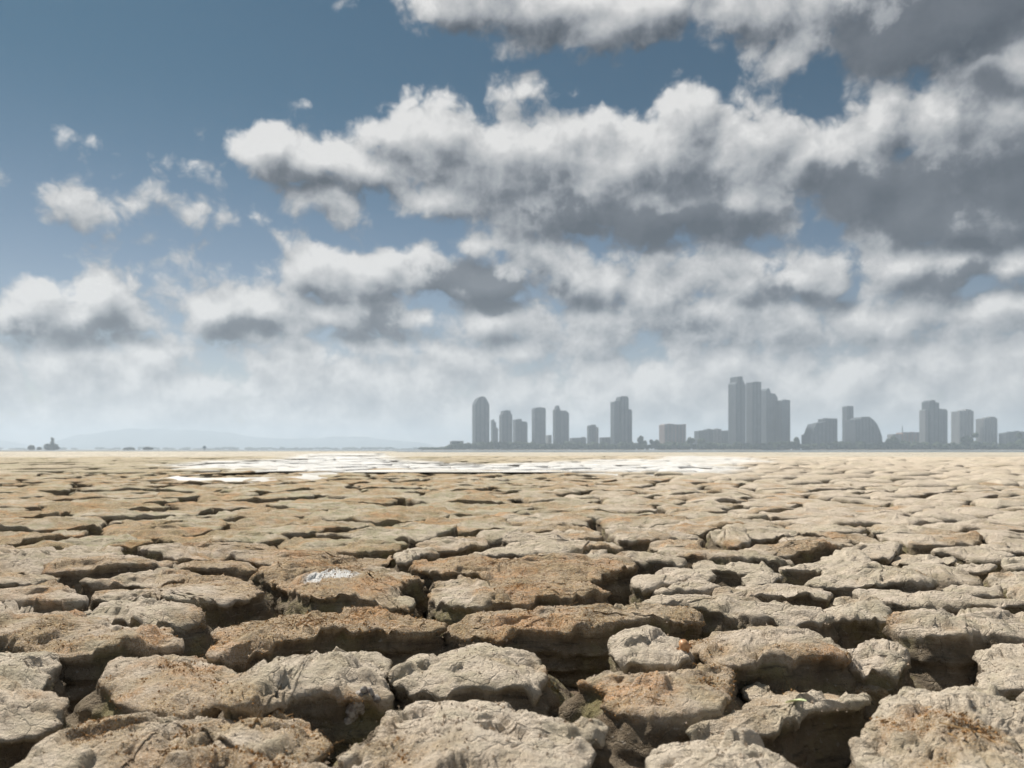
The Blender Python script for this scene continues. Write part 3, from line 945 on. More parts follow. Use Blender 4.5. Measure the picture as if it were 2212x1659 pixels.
for P, *_ in traced:
    free &= ~inside(P, S[:, :2])
S = S[free]

cells = []
for k in range(len(S)):
    x, y, s_ = S[k]
    c = np.array([x, y])
    L = s_ * 1.5
    P = np.array([[x - L, y - L], [x + L, y - L], [x + L, y + L], [x - L, y + L]])
    dv = S[:, :2] - c
    dd = np.hypot(dv[:, 0], dv[:, 1])
    for q in np.argsort(dd)[1:26]:
        if dd[q] > 3.2 * s_:
            break
        n = dv[q] / dd[q]
        P = half_plane(P, n, n @ c + dd[q] / 2)
        if len(P) < 3:
            break
    if y < 7 and len(P) >= 3:
        dt = np.hypot(tb[:, 0] - x, tb[:, 1] - y)
        for q in np.argsort(dt):
            if dt[q] > 2 * s_ or len(P) < 3:
                break
            n = (tb[q] - c) / dt[q]
            if inside(P, tb[q:q + 1] + n * -.001)[0]:
                P = half_plane(P, n, n @ c + dt[q] - .012)
    if len(P) < 3:
        continue
    ar = abs(area2(P))
    if ar < .012:
        continue
    cells.append((P, s_, c))

# warp the straight cell walls, then open the cracks
plates = []
wr = np.random.default_rng(5)
for (P, s_, c) in cells:
    P = resample(P, max(16, int(28 if c[1] < 16 else 18)))
    amp = .17 * s_
    f_ = 1.15 / s_ ** .7
    wx = amp * fbm(P[:, 0] * f_, P[:, 1] * f_, 3.0, 2)
    wy = amp * fbm(P[:, 0] * f_, P[:, 1] * f_, 9.0, 2)
    edge = np.min(np.hypot(tb[:, None, 0] - P[None, :, 0], tb[:, None, 1] - P[None, :, 1]), 0) if c[1] < 7 else np.full(len(P), 9.)
    wgt = np.clip((edge - .03) / .3, 0, 1)
    P = P + np.stack([wx * wgt, wy * wgt], 1)
    m_ = P.mean(0)
    gap = s_ * (.038 + .075 * np.clip(.5 + 1.1 * perlin(P[:, 0] * .9, P[:, 1] * .9, 1.0), 0, 1.4))
    v = P - m_
    rr = np.hypot(v[:, 0], v[:, 1])
    P = m_ + v * np.clip(1 - (.68 + .95 * min(1, max(0, (math.hypot(*m_) - 6) / 16))) * gap / (rr + 1e-6), .3, 1)[:, None]
    ar = abs(area2(P))
    d = math.hypot(*m_)
    seen = abs(m_[0]) < .66 * m_[1] + .4 * s_ and m_[1] > 1.1
    weight = ar / d ** 3 if seen else 0
    plates.append((weight, P, m_, s_, d))
plates.sort(key=lambda p: -p[0])
n_own = 300 - len(traced)

salt_c = strip_to_ground('A', (2150, 262), .02)
ntri = 0
k = 0
moss_pts, bare_pts = [], []
for (P, ms, lf, dm) in traced:
    C = P.mean(0)
    d = max(1.2, math.hypot(*C))
    salt_at = (salt_c[0], salt_c[1], .13, .075) if inside(P, np.array([salt_c]))[0] else None
    slope = .02 + .08 * wr.random()
    v, q, t, at, loc = plate_mesh(P, lf, dm, ms, .0042 * d, k + .37, slope, max(0, .62 - 1.3 * ms) + .08 * wr.random(), salt_at, .25 * wr.random())
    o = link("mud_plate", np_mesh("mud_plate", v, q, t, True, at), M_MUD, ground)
    o.location = loc
    if d < 4.6:
        top = at['side'] < .3
        moss_pts.append((v + loc)[top & (at['moss'] > .8)])
        bare_pts.append((v + loc)[top])
    ntri += 2 * len(q) + len(t)
    k += 1
for (w_, P, m_, s_, d) in plates[:n_own]:
    right = 1 / (1 + math.exp(-(m_[0] - .12 * d) / (.08 * d + .1)))
    ms = float(np.clip((.62 * (1 - right) + .22 * right) + .22 * (wr.random() - .5), .03, .9))
    dm = (.010 + .018 * wr.random() + .018 * right)
    lf = .025 * (wr.random() - .5) + .01 * right * (wr.random() - .3)
    v, q, t, at, loc = plate_mesh(P, lf, dm, ms, .0046 * d, k + .37, .01 + .05 * wr.random(), (.34 * right + .1 * wr.random()), None, float(np.clip((1 - right) * .75 + .5 * (wr.random() - .5), 0, 1)))
    o = link("mud_plate", np_mesh("mud_plate", v, q, t, True, at), M_MUD, ground)
    o.location = loc
    ntri += 2 * len(q) + len(t)
    k += 1

# the many plates past those: one joined part
VV, QQ, TT, AA = [], [], [], {'side': [], 'moss': [], 'salt': [], 'pale': [], 'tone': []}
off = 0
for (w_, P, m_, s_, d) in plates[n_own:]:
    if m_[1] < -.2:
        continue
    right = 1 / (1 + math.exp(-(m_[0] - .12 * d) / (.08 * d + .1)))
    if d < 11:
        v, q, t, at, loc = plate_mesh(P, .03 * (wr.random() - .5), .012 + .02 * wr.random(), float(np.clip(.55 - .35 * right + .3 * (wr.random() - .5), .03, .9)), .0085 * max(d, 1.2), k + .37, .01 + .05 * wr.random(), .3 * right + .1 * wr.random(), None, float(np.clip((1 - right) * .7 * wr.random(), 0, 1)))
        VV.append(v + loc)
        QQ.append(q + off)
        TT.append(t + off)
        for a_ in AA:
            AA[a_].append(at[a_])
        off += len(v)
        k += 1
        continue
    n = len(P)
    if area2(P) < 0:
        P = P[::-1]
    P = resample(P, n)
    v = P - m_
    lf = .055 * (wr.random() - .5)
    dm = .010 + .02 * wr.random() + .02 * right
    zc = float(relief(*m_)) + lf
    dep = float(floor_z(*m_))
    rows = []
    for (t_, z_) in ((.0, dm), (.45, dm * .85), (.8, dm * .4), (.95, -.005), (1.0, -.03)):
        p = m_ + v * t_
        rows.append(np.stack([p[:, 0], p[:, 1], zc + z_ + .012 * perlin(p[:, 0] * 3, p[:, 1] * 3, 5.) * (1 if t_ else 0)], 1))
    rows.append(np.stack([*(m_ + v * 1.0).T, np.full(n, min(zc - .05, dep + (zc - dep) * .45))], 1))
    rows.append(np.stack([*(m_ + v * 1.03).T, np.full(n, min(zc - .07, dep - .02))], 1))
    R_ = np.vstack([rows[0][:1]] + rows[1:])
    kk = np.arange(n)
    TT.append(np.stack([0 * kk, 1 + kk, 1 + (kk + 1) % n], 1) + off)
    for rw in range(len(rows) - 2):
        b0, b1 = 1 + rw * n, 1 + (rw + 1) * n
        QQ.append(np.stack([b0 + kk, b1 + kk, b1 + (kk + 1) % n, b0 + (kk + 1) % n], 1) + off)
    VV.append(R_)
    ms = float(np.clip(.4 * (1 - right) + .12 + .5 * (wr.random() - .5), 0, .9)) * .6
    AA['side'].append(np.concatenate([np.zeros(1 + 3 * n), np.full(n, .3), np.ones(2 * n)]))
    AA['moss'].append(np.full(len(R_), ms))
    AA['salt'].append(salt_mask(R_[:, 0], R_[:, 1]))
    AA['tone'].append(np.full(len(R_), np.clip((1 - right) * .8 + .6 * (wr.random() - .5), 0, 1)))
    AA['pale'].append(np.full(len(R_), min(1.0, (.04 + .18 * right + .5 * wr.random() + .22 * min(1, d / 45)))))  # last term pales with distance: haze over the far mud, painted in
    off += len(R_)
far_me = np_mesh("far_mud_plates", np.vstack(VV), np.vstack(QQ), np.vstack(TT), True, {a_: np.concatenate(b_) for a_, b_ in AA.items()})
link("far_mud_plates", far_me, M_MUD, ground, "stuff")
print("PLATES", len(traced), len(plates), "tris", ntri, "far", len(far_me.polygons))

# ---- white salt crust, sea, shore, hills


def sheet(name, pts, z, mat, kind, n=400, jag=.06, label=None):
    """thin crust following an outline on the flats; the rim sinks into the mud"""
    P = np.array(pts, float)
    P = resample(P, n)
    C = P.mean(0)
    d = np.hypot(P[:, 0], P[:, 1])
    P = P + np.stack([fbm(P[:, 0] * .4, P[:, 1] * .4, 1.0, 4, .6), fbm(P[:, 0] * .4, P[:, 1] * .4, 6.0, 4, .6)], 1) * (d * jag)[:, None]
    tri = tessellate_polygon([[Vector((p[0], p[1], 0)) for p in P]])
    T_ = np.roll(P, -2, axis=0) - np.roll(P, 2, axis=0)
    T_ /= np.hypot(T_[:, 0], T_[:, 1])[:, None] + 1e-9
    out_ = np.stack([T_[:, 1], -T_[:, 0]], 1) * (1 if area2(P) > 0 else -1)
    v = np.concatenate([np.column_stack([P, np.full(n, z)]), np.column_stack([P + out_ * .9, np.full(n, z - .09)])])
    kk = np.arange(n)
    t = np.array([list(x) for x in tri])
    q = np.stack([kk, (kk + 1) % n, (kk + 1) % n + n, kk + n], 1)
    me = np_mesh(name, v, q, t, False)
    bm = bmesh.new()
    bm.from_mesh(me)
    bmesh.ops.recalc_face_normals(bm, faces=bm.faces)
    bm.to_mesh(me)
    bm.free()
    o = link(name, me, mat, None, kind)
    if label:
        o["label"] = label
    return o


sheet("salt_crust", [src_ground(p, .035) for p in SALT1], .036, M_SALT, "structure", 900, .035, "long bright white salt crust lying across the mud flat")
sheet("salt_crust", [src_ground(p, .04) for p in SALT2], .034, M_SALT, "structure", 200, .02, "short white wisp of salt crust beside the long one")

sea = MB()
sea.add([(-9000, 420, -.12), (-150, 420, -.12), (-70, 260, -.12), (-20, 190, -.12), (60, 175, -.12), (300, 185, -.12), (9000, 190, -.12), (9000, 9000, -.12), (-9000, 9000, -.12)], [(0, 1, 2, 3, 4, 5, 6, 7, 8)])
sea.build("water", M_WATER, None, "structure")

# shore of the town
CITY = 2200.0


def shore_strip(name, pts, y0, y1, z, mat):
    """low land: outline x from..to with a sloping beach"""
    n = 60
    xs = np.linspace(pts[0], pts[1], n)
    rows = []
    for (yy, zz) in ((y0, -.5), (y0 + 12, z * .6), (y0 + 40, z), (y1, z * 1.2)):
        rows.append(np.stack([xs, yy + 14 * perlin(xs * .01, .3, .7) + 60 * sstep(80, 0, xs - pts[0]), np.full(n, zz)], 1))
    V = np.vstack(rows)
    a, b_ = np.meshgrid(np.arange(len(rows) - 1), np.arange(n - 1), indexing='ij')
    q = np.stack([a * n + b_, a * n + b_ + 1, (a + 1) * n + b_ + 1, (a + 1) * n + b_], -1).reshape(-1, 4)
    return link(name, np_mesh(name, V, q), mat, None, "structure")


shore_strip("shore", (-260, 2600), 2040, 2900, 1.4, M_LAND)
shore_strip("bank", (-1450, -640), 1870, 1980, .6, M_LAND)
shore_strip("far_shore", (-7000, 400), 4400, 5200, 2.0, M_LAND)

# hills
ridge = [(-300, 1500), (0, 1519), (30, 1528), (60, 1545), (150, 1556), (200, 1540), (240, 1515), (300, 1500), (390, 1482), (480, 1475), (545, 1472), (650, 1477), (790, 1484), (850, 1503), (970, 1512), (1100, 1517), (1175, 1504), (1265, 1508),
         (1355, 1519), (1450, 1528), (1540, 1553), (1700, 1560)]
HD = 8300.0
hx = np.linspace(-300, 1700, 260)
hy = np.interp(hx, [p[0] for p in ridge], [p[1] for p in ridge])
hxm = (hx * 1024 / 3554 - 512) / F * HD
hzm = .80 * np.maximum((HZ - hy * 1024 / 3554) / F * HD, 0) + 3 * fbm(hxm * .004, 0 * hxm, 0 * hxm, 4)
rows = []
for q_ in np.linspace(-1, 1, 21):
    rows.append(np.stack([hxm, HD + 650 * q_ + 0 * hxm, np.maximum(hzm, 0) * (math.cos(q_ * math.pi / 2)) * (1 + .25 * fbm(hxm * .0035, q_ * 3 + 0 * hxm, 0 * hxm, 3) * (abs(q_) > .04)) - 1], 1))
V = np.vstack(rows)
n = len(hx)
a, b_ = np.meshgrid(np.arange(20), np.arange(n - 1), indexing='ij')
link("hills", np_mesh("hills", V, np.stack([a * n + b_, a * n + b_ + 1, (a + 1) * n + b_ + 1, (a + 1) * n + b_], -1).reshape(-1, 4)), M_HILL, None, "structure")

# ------------------------------------------------------------------ the town
CROP = {3: 1450, 4: 2050, 5: 2754}


def city_xz(c, p, D):
    px = (CROP[c] + p[0] / 2.765) * 1024 / 3554
    py = (1250 + p[1] / 2.765) * 1024 / 3554
    return (px - 512) / F * D, CAM_H + (HZ - py) / F * D


def span_at(prof, z):
    xs = []
    for k_ in range(len(prof)):
        (x0, z0), (x1, z1) = prof[k_], prof[(k_ + 1) % len(prof)]
        if (z0 > z) != (z1 > z):
            xs.append(x0 + (x1 - x0) * (z - z0) / (z1 - z0))
    return (min(xs), max(xs)) if len(xs) >= 2 else None


def building(name, label, cat, c, parts, D=CITY, group="blocks of the far town", turn_deg=18):
    """parts: (name, material, depth m, set back m, outline from its left foot over the roof to its right foot)"""
    allx = [city_xz(c, p, D)[0] for pt in parts for p in pt[4]]
    cx = (min(allx) + max(allx)) / 2
    root = empty(name, (cx, D, 1.2), label, cat, group)
    w_all, d_all = max(allx) - min(allx), max(pt[2] for pt in parts)
    turn = R(turn_deg)
    squeeze = (w_all - d_all * abs(math.sin(turn))) / (w_all * math.cos(turn))
    if squeeze < .45:
        turn, squeeze = 0.0, 1.0
    root.rotation_euler = (0, 0, turn)
    root.location.x += d_all * math.sin(turn) / 2
    for (pn, mat, depth, back, pts) in parts:
        prof = [city_xz(c, p, D) for p in pts]
        x0, x1 = prof[0][0], prof[-1][0]
        prof = [((x - cx) * squeeze, max(z, 0) - 1.2) for x, z in prof]
        prof = [(prof[0][0], -1.0)] + prof + [(prof[-1][0], -1.0)]
        top = max(z for x, z in prof)
        mb = MB()
        mb.extrude(prof[::-1], back, back + depth)
        body = mb.build(pn, mat, root)
        # floor edges and window strips, each storey
        sl, gl = MB(), MB()
        z = 4.0
        while z < top - 1.5:
            sp = span_at(prof, z)
            if sp and sp[1] - sp[0] > 4:
                sl.box(sp[0] - .35, sp[1] + .35, back - .7, back + depth + .7, z, z + .9)
                gl.box(sp[0] + .6, sp[1] - .6, back - .12, back + .3, z + 1.1, z + 2.6)
            z += 3.4
        if sl.v:
            sl.build("floor_edges", M_SLAB, body, "stuff")
            gl.build("window_strips", M_GLASS, body, "stuff")
        # upright piers
        w = prof[-1][0] - prof[0][0]
        npier = max(2, int(w / 11))
        for k_ in range(npier + 1):
            x = prof[0][0] + w * k_ / npier
            xc = min(max(x, prof[0][0] + 1.2), prof[-1][0] - 1.2)
            hh = [z_ for z_ in np.arange(2, top, 2.0) if span_at(prof, z_) and span_at(prof, z_)[0] - .1 <= xc <= span_at(prof, z_)[1] + .1]
            if hh and max(hh) > 12:
                pr = MB()
                pr.box(xc - .9, xc + .9, back - 1.1, back - .05, -1, max(hh) - .5)
                pr.build("pier", mat, body)
        # plant room on flat roofs
        sp = span_at(prof, top - .6)
        if sp and sp[1] - sp[0] > 14 and top > 25:
            pr = MB()
            m_ = (sp[0] + sp[1]) / 2 + (sp[1] - sp[0]) * .12
            pr.box(m_ - 3.5, m_ + 3.5, back + depth * .3, back + depth * .7, top - .5, top + 1.8)
            pr.build("plant_room", mat, body)
    return root


G = 860
T_, B_ = "tower", "building"
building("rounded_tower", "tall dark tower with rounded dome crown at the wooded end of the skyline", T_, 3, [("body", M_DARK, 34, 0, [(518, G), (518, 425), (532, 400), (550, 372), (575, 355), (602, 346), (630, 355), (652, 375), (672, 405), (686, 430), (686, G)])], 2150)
building("stepped_block", "slim grey block stepping down beside the dome-crowned tower", B_, 3, [("body", M_CONC, 18, 0, [(700, G), (700, 575), (722, 568), (722, 590), (745, 592), (745, 650), (770, 655), (770, G)])], 2320)
building("chamfered_tower", "grey tower with chamfered crown between slim stepped block and twin-roofed block", T_, 3, [("body", M_DARK, 28, 0, [(780, G), (780, 530), (800, 505), (800, 486), (885, 486), (885, 505), (906, 530), (906, G)])], 2180)
building("twin_roof_block", "paler block with two roof levels against the chamfered tower", B_, 3, [("body", M_CONC, 24, 0, [(912, G), (912, 570), (985, 563), (985, G)]), ("wing", M_CONC, 22, 3, [(986, G), (986, 588), (1035, 588), (1056, 605), (1056, G)])], 2230)
building("flat_topped_tower", "slab tower with level roof standing alone between wider towers", T_, 3, [("body", M_CONC, 26, 0, [(1096, G), (1096, 470), (1110, 456), (1215, 456), (1228, 470), (1228, G)])], 2200)
building("spired_tower", "grey tower with a pointed turret on one corner and sloping roof", T_, 3, [("body", M_CONC, 28, 2, [(1346, G), (1346, 492), (1380, 484), (1430, 492), (1455, 512), (1455, G)]), ("turret", M_DARK, 20, 0, [(1290, G), (1290, 480), (1308, 465), (1318, 436), (1330, 436), (1340, 462), (1346, 475), (1346, G)])], 2200)
building("small_tower_block", "small tower block with a pale annexe among low roofs", B_, 3, [("body", M_DARK, 16, 0, [(1628, G), (1628, 630), (1690, 622), (1704, 622), (1704, G)]), ("annexe", M_PALE, 14, 3, [(1705, G), (1705, 642), (1740, 642), (1740, G)])], 2260)
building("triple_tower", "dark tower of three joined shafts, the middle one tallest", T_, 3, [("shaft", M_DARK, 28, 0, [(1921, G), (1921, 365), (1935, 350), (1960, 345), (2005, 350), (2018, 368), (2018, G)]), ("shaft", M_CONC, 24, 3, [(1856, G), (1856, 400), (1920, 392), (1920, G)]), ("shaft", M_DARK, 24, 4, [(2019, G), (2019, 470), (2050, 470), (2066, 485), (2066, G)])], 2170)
building("pink_hotel", "broad pinkish block with level roof, wider than it is tall", B_, 4, [("body", M_PINK, 30, 0, [(668, G), (668, 622), (690, 614), (800, 614), (800, G)]), ("wing", M_PINK, 30, 2, [(801, G), (801, 618), (840, 618), (925, 612), (925, G)])], 2230)
building("long_low_block", "long low grey-blue block at the foot of the tallest tower", B_, 4, [("body", M_CONC, 24, 0, [(1000, G), (1000, 680), (1100, 680), (1100, 664), (1160, 664), (1160, G)]), ("wing", M_PALE, 24, 2, [(1161, G), (1161, 672), (1190, 660), (1260, 660), (1260, G)]), ("wing", M_CONC, 24, 1, [(1261, G), (1261, 684), (1345, 672), (1345, G)])], 2260)
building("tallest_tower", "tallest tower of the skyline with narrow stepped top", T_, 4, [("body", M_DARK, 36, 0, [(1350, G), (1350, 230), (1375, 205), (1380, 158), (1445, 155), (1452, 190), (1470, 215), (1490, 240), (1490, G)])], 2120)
building("square_topped_tower", "dark square-topped tower beside the tallest tower", T_, 4, [("body", M_DARK, 30, 0, [(1516, G), (1516, 212), (1640, 208), (1640, 300), (1640, G)])], 2160)
building("peaked_tower", "tower with small peak and roof stepping down, between square-topped tower and lower slab", T_, 4, [("body", M_CONC, 28, 0, [(1650, G), (1650, 290), (1668, 272), (1690, 272), (1702, 300), (1702, 318), (1760, 320), (1790, 345), (1800, 365), (1800, G)])], 2210)
building("slab_tower", "pale lower slab tower ending the tallest cluster", T_, 4, [("body", M_CONC, 26, 0, [(1802, G), (1802, 392), (1830, 382), (1918, 382), (1918, G)])], 2190)
building("stepped_dome_block", "dark block climbing in curved steps to a flat top", B_, 5, [("body", M_DARK, 34, 0, [(100, G), (100, 715), (130, 712), (150, 665), (180, 612), (240, 605), (300, 590), (300, G)]), ("head", M_DARK, 30, 2, [(301, G), (301, 562), (330, 560), (445, 566), (445, G)])], 2140)
building("slender_tower", "slender pale tower rising beside the arched block", T_, 5, [("body", M_CONC, 18, 0, [(488, G), (488, 448), (520, 440), (578, 446), (578, G)])], 2220)
building("arched_block", "broad dark block with an arched roof falling to the ground on one side", B_, 5, [("body", M_DARK, 40, 0, [(530, G), (530, 575), (590, 568), (610, 552), (660, 546), (715, 552), (760, 575), (805, 615), (840, 670), (870, 735), (880, G)])], 2130)
building("red_roofed_hall", "long low hall with faded red roof beyond the arched block", B_, 5, [("body", M_PALE, 20, 0, [(900, G), (900, 712), (1260, 706), (1260, G)]), ("roof", M_ROOF, 24, -2, [(1010, 715), (1020, 696), (1255, 694), (1262, 712)])], 2300)
building("dark_finned_tower", "dark tower flanked by two lower pale wings", T_, 5, [("body", M_DARK, 26, 0, [(1264, G), (1264, 405), (1300, 385), (1335, 385), (1340, 405), (1385, 408), (1385, G)]), ("wing", M_PALE, 20, 5, [(1228, G), (1228, 478), (1263, 474), (1263, G)]), ("wing", M_CONC, 24, 4, [(1386, G), (1386, 470), (1470, 468), (1510, 480), (1510, G)])], 2180)
building("pale_square_block", "pale squarish block between the finned tower and a shorter block", B_, 5, [("body", M_PALE, 28, 0, [(1548, G), (1548, 492), (1630, 488), (1650, 474), (1705, 474), (1720, 488), (1742, 490), (1742, G)])], 2290)
building("short_square_block", "short pale square block next to a taller pale square block", B_, 5, [("body", M_PALE, 26, 0, [(1782, G), (1782, 565), (1860, 558), (1880, 546), (1930, 546), (1950, 558), (1970, 562), (1970, G)])], 2290)
building("waterfront_row", "long pale low row by the trees past the short square block", B_, 5, [("body", M_CONC, 24, 0, [(1985, G), (1985, 702), (2090, 692), (2090, 684), (2200, 684), (2330, 700), (2330, G)])], 2250)
building("low_block", "low flat-roofed block among trees at the end of the town", B_, 3, [("body", M_DARK, 20, 0, [(305, G), (305, 778), (438, 776), (438, G)])], 2120)
building("low_block", "low grey block between spired tower and small tower block", B_, 3, [("body", M_CONC, 20, 0, [(1460, G), (1460, 748), (1618, 742), (1618, G)])], 2270)
building("low_block", "low dark block at the foot of the triple tower", B_, 3, [("body", M_DARK, 20, 0, [(1748, G), (1748, 742), (1850, 738), (1850, G)])], 2190)
building("low_block", "low pale block squeezed between slab towers near the rounded tower", B_, 3, [("body", M_PALE, 18, 0, [(1232, G), (1232, 720), (1284, 718), (1284, G)])], 2290)
mast = empty("radio_mast", (*[city_xz(5, (1045, 700), 2320)[0]], 2320, 1.2), "thin radio mast above the red roofed hall", "mast")
mb = MB()
hm = city_xz(5, (1045, 632), 2320)[1]
for (sx, sy) in ((-1, -1), (1, -1), (1, 1), (-1, 1)):
    mb.add([(sx * 1.6 - .3, sy * 1.6 - .3, -1), (sx * 1.6 + .3, sy * 1.6 - .3, -1), (sx * 1.6 + .3, sy * 1.6 + .3, -1), (sx * 1.6 - .3, sy * 1.6 + .3, -1),
            (sx * .4 - .2, sy * .4 - .2, hm), (sx * .4 + .2, sy * .4 - .2, hm), (sx * .4 + .2, sy * .4 + .2, hm), (sx * .4 - .2, sy * .4 + .2, hm)],
           [(3, 2, 1, 0), (4, 5, 6, 7), (0, 1, 5, 4), (1, 2, 6, 5), (2, 3, 7, 6), (3, 0, 4, 7)])
mb.build("lattice_legs", M_CONC, mast)
mb = MB()
for z_ in np.arange(3, hm - 1, 4.0):
    w_ = 1.6 - 1.2 * z_ / hm
    mb.box(-w_, w_, -w_ - .1, -w_ + .1, z_, z_ + .25)
    mb.box(-w_, w_, w_ - .1, w_ + .1, z_, z_ + .25)
mb.build("cross_bars", M_CONC, mast)

# ------------------------------------------------------------------ trees
ICO = bmesh.new()
bmesh.ops.create_icosphere(ICO, subdivisions=2, radius=1.0)
IV = np.array([v_.co[:] for v_ in ICO.verts])
IT = np.array([[v_.index for v_ in f_.verts] for f_ in ICO.faces])
ICO.free()


def tree_band(name, spots, mat, label):
    VV, TT = [], []
    off = 0
    tr = np.random.default_rng(9)
    for (x, y, h, w) in spots:
        for part in range(4):
            r_ = w * (.34 + .25 * tr.random())
            c = np.array([x + (tr.random() - .5) * w, y + (tr.random() - .5) * w, 1 + h * (.25 + .6 * tr.random())])
            v = IV * np.array([r_, r_, min(r_, h * .4)]) * (1 + .45 * (tr.random((len(IV), 1)) - .5))
            c[2] = min(c[2], h + 1 - min(r_, h * .4) * .8)
            VV.append(v + c)
            TT.append(IT + off)
            off += len(IV)
        # trunk
        v = np.array([[x - .3, y, 0], [x + .3, y, 0], [x, y + .4, 0], [x, y, h * .7]])
        VV.append(v)
        TT.append(np.array([[0, 1, 3], [1, 2, 3], [2, 0, 3]]) + off)
        off += 4
    o = link(name, np_mesh(name, np.vstack(VV), None, np.vstack(TT), False), mat, None, "stuff")
    tag(o, label, "trees")
    return o


tr = np.random.default_rng(4)
spots = []
x = -235.0
while x < 1650:
    ramp_ = float(sstep(-240, -120, np.array(x)))
    h = (5 + 13 * ramp_) * (.75 + .4 * tr.random()) + 3 * float(perlin(x * .013, .2, .2))
    spots.append((x, 2085 + 25 * tr.random(), max(3, h), 10 + 7 * tr.random()))
    if tr.random() < .5:
        spots.append((x + 4, 2130 + 60 * tr.random(), max(3, h * 1.15), 10 + 6 * tr.random()))
    x += 6.5 + 4 * tr.random()
for (c_, p_, w_) in ((3, (2155, 722), 14), (4, (500, 722), 15), (4, (600, 750), 16), (4, (960, 745), 15), (4, (1050, 735), 16), (4, (1960, 740), 14), (5, (1700, 690), 20), (5, (1650, 715), 16), (5, (940, 700), 18), (5, (2160, 680), 22)):
    xx, zz = city_xz(c_, p_, 2110)
    spots.append((xx, 2110, zz, w_))
tree_band("treeline", spots, M_TREE, "continuous dark belt of trees along the town's waterfront")
spots = []
x = -3600.0
while x < -120:
    if perlin(x * .003, .7, .1) > -.25:
        spots.append((x, 4430 + 60 * tr.random(), 7 + 9 * tr.random(), 22 + 20 * tr.random()))
    x += 26 + 22 * tr.random()
tree_band("far_treeline", spots, M_TREE, "thin far belt of trees at the foot of the blue hills")


def bush(name, label, px0, px1, py_top, D, spire=None, group=None):
    """leafy shrub: stems and a crown of small leaf faces"""
    tr = np.random.default_rng(int(px0 * 10))
    x0, x1 = (px0 - 512) / F * D, (px1 - 512) / F * D
    zt = CAM_H + (HZ - py_top) / F * D
    zb_ = .5
    w, h = (x1 - x0), zt - zb_
    root = empty(name, ((x0 + x1) / 2, D, zb_), label, "bush", group)
    st = MB()
    for k_ in range(6):
        a_ = tr.random() * 6.28
        dx, dy = math.cos(a_) * w * .28 * tr.random(), math.sin(a_) * w * .28
        st.add([(-.25, -.25, -.1), (.25, -.25, -.1), (0, .3, -.1), (dx, dy, h * .75)], [(0, 1, 3), (1, 2, 3), (2, 0, 3)])
    st.build("trunk", M_TRUNK, root)
    n_ = 900
    p = tr.normal(size=(n_, 3))
    p /= np.linalg.norm(p, axis=1)[:, None]
    p *= (tr.random((n_, 1)) ** .4)
    p = p * np.array([w / 2, w / 2, h * .52]) * (1 + .28 * fbm(p[:, 0] * 2, p[:, 1] * 2, p[:, 2] * 2 + px0, 2)[:, None])
    p[:, 2] = np.abs(p[:, 2] + h * .45)
    if spire:
        m_ = 260
        t_ = tr.random(m_)
        sx = (spire[0] - 512) / F * D - (x0 + x1) / 2
        sh = CAM_H + (HZ - spire[1]) / F * D - zb_
        q = np.stack([sx + tr.normal(size=m_) * .065 * w * (1.15 - t_), tr.normal(size=m_) * .065 * w * (1.15 - t_), h * .7 + (sh - h * .7) * t_], 1)
        p = np.vstack([p, q])
    n_ = len(p)
    d1 = tr.normal(size=(n_, 3)) * max(.07, w * .05)
    d2 = tr.normal(size=(n_, 3)) * max(.07, w * .05)
    V = np.concatenate([p - d1, p + d2, p + d1, p - d2])
    kk = np.arange(n_)
    link("crown", np_mesh("crown", V, np.stack([kk, kk + n_, kk + 2 * n_, kk + 3 * n_], 1), None, False), M_TREE, root)
    return root


bush("shrub", "taller of two small round dark bushes on the far bank", 28.5, 34.4, 445.0, 1900, None, "bushes along the far bank")
bush("shrub", "smaller of two small round dark bushes on the far bank", 37.0, 41.5, 447.0, 1900, None, "bushes along the far bank")
bush("shrub_clump", "broad dark bush clump with a slender pointed top on the far bank", 45.0, 58.0, 444.0, 1900, (52.5, 438.6), "bushes along the far bank")
bush("low_shrub", "low flat bush ahead of the hills, beside a barely taller one", 124, 134, 447.8, 1930, None, "bushes along the far bank")
bush("low_shrub", "low wide bush ahead of the hills, slightly taller than its neighbour", 143.5, 152.5, 447.3, 1930, None, "bushes along the far bank")

bx = (204.5 - 512) / F * 1700
bk = empty("beacon", (bx, 1700, -.3), "small blue-grey beacon on a post standing in the far shallows", "beacon")
mb = MB()
mb.box(-.6, .6, -.6, .6, -1, 5)
mb.build("post", M_DARK, bk)
mb = MB()
mb.extrude([(-2.6, 4.2), (2.6, 4.2), (2.8, 7.4), (1.4, 9.6), (-1.4, 9.6), (-2.8, 7.4)], -2.4, 2.4)
mb.build("head", plain_material("beacon_paint", (.06, .12, .17), (.10, .17, .22), 2.0), bk)

# ------------------------------------------------------------------ small things on the plates
bpy.context.view_layer.update()
deps = bpy.context.evaluated_depsgraph_get()


def rest_on(x, y):
    hit, p, nrm, *_ = scene.ray_cast(deps, Vector((x, y, .4)), Vector((0, 0, -1)))
    return (p, nrm) if hit else (Vector((x, y, 0)), Vector((0, 0, 1)))


def joined(name, shapes, mat, parent, kind="stuff"):
    VV, TT = [], []
    off = 0
    for v, t in shapes:
        VV.append(v)
        TT.append(t + off)
        off += len(v)
    return link(name, np_mesh(name, np.vstack(VV), None, np.vstack(TT), False), mat, parent, kind)


# crumbs of dried algae where the plates are overgrown
OV = np.array([[1, 0, 0], [-1, 0, 0], [0, 1, 0], [0, -1, 0], [0, 0, 1], [0, 0, -1]], float)
OT = np.array([[0, 2, 4], [2, 1, 4], [1, 3, 4], [3, 0, 4], [2, 0, 5], [1, 2, 5], [3, 1, 5], [0, 3, 5]])
cr = np.random.default_rng(31)
mp = np.vstack(moss_pts)
bp = np.vstack(bare_pts)


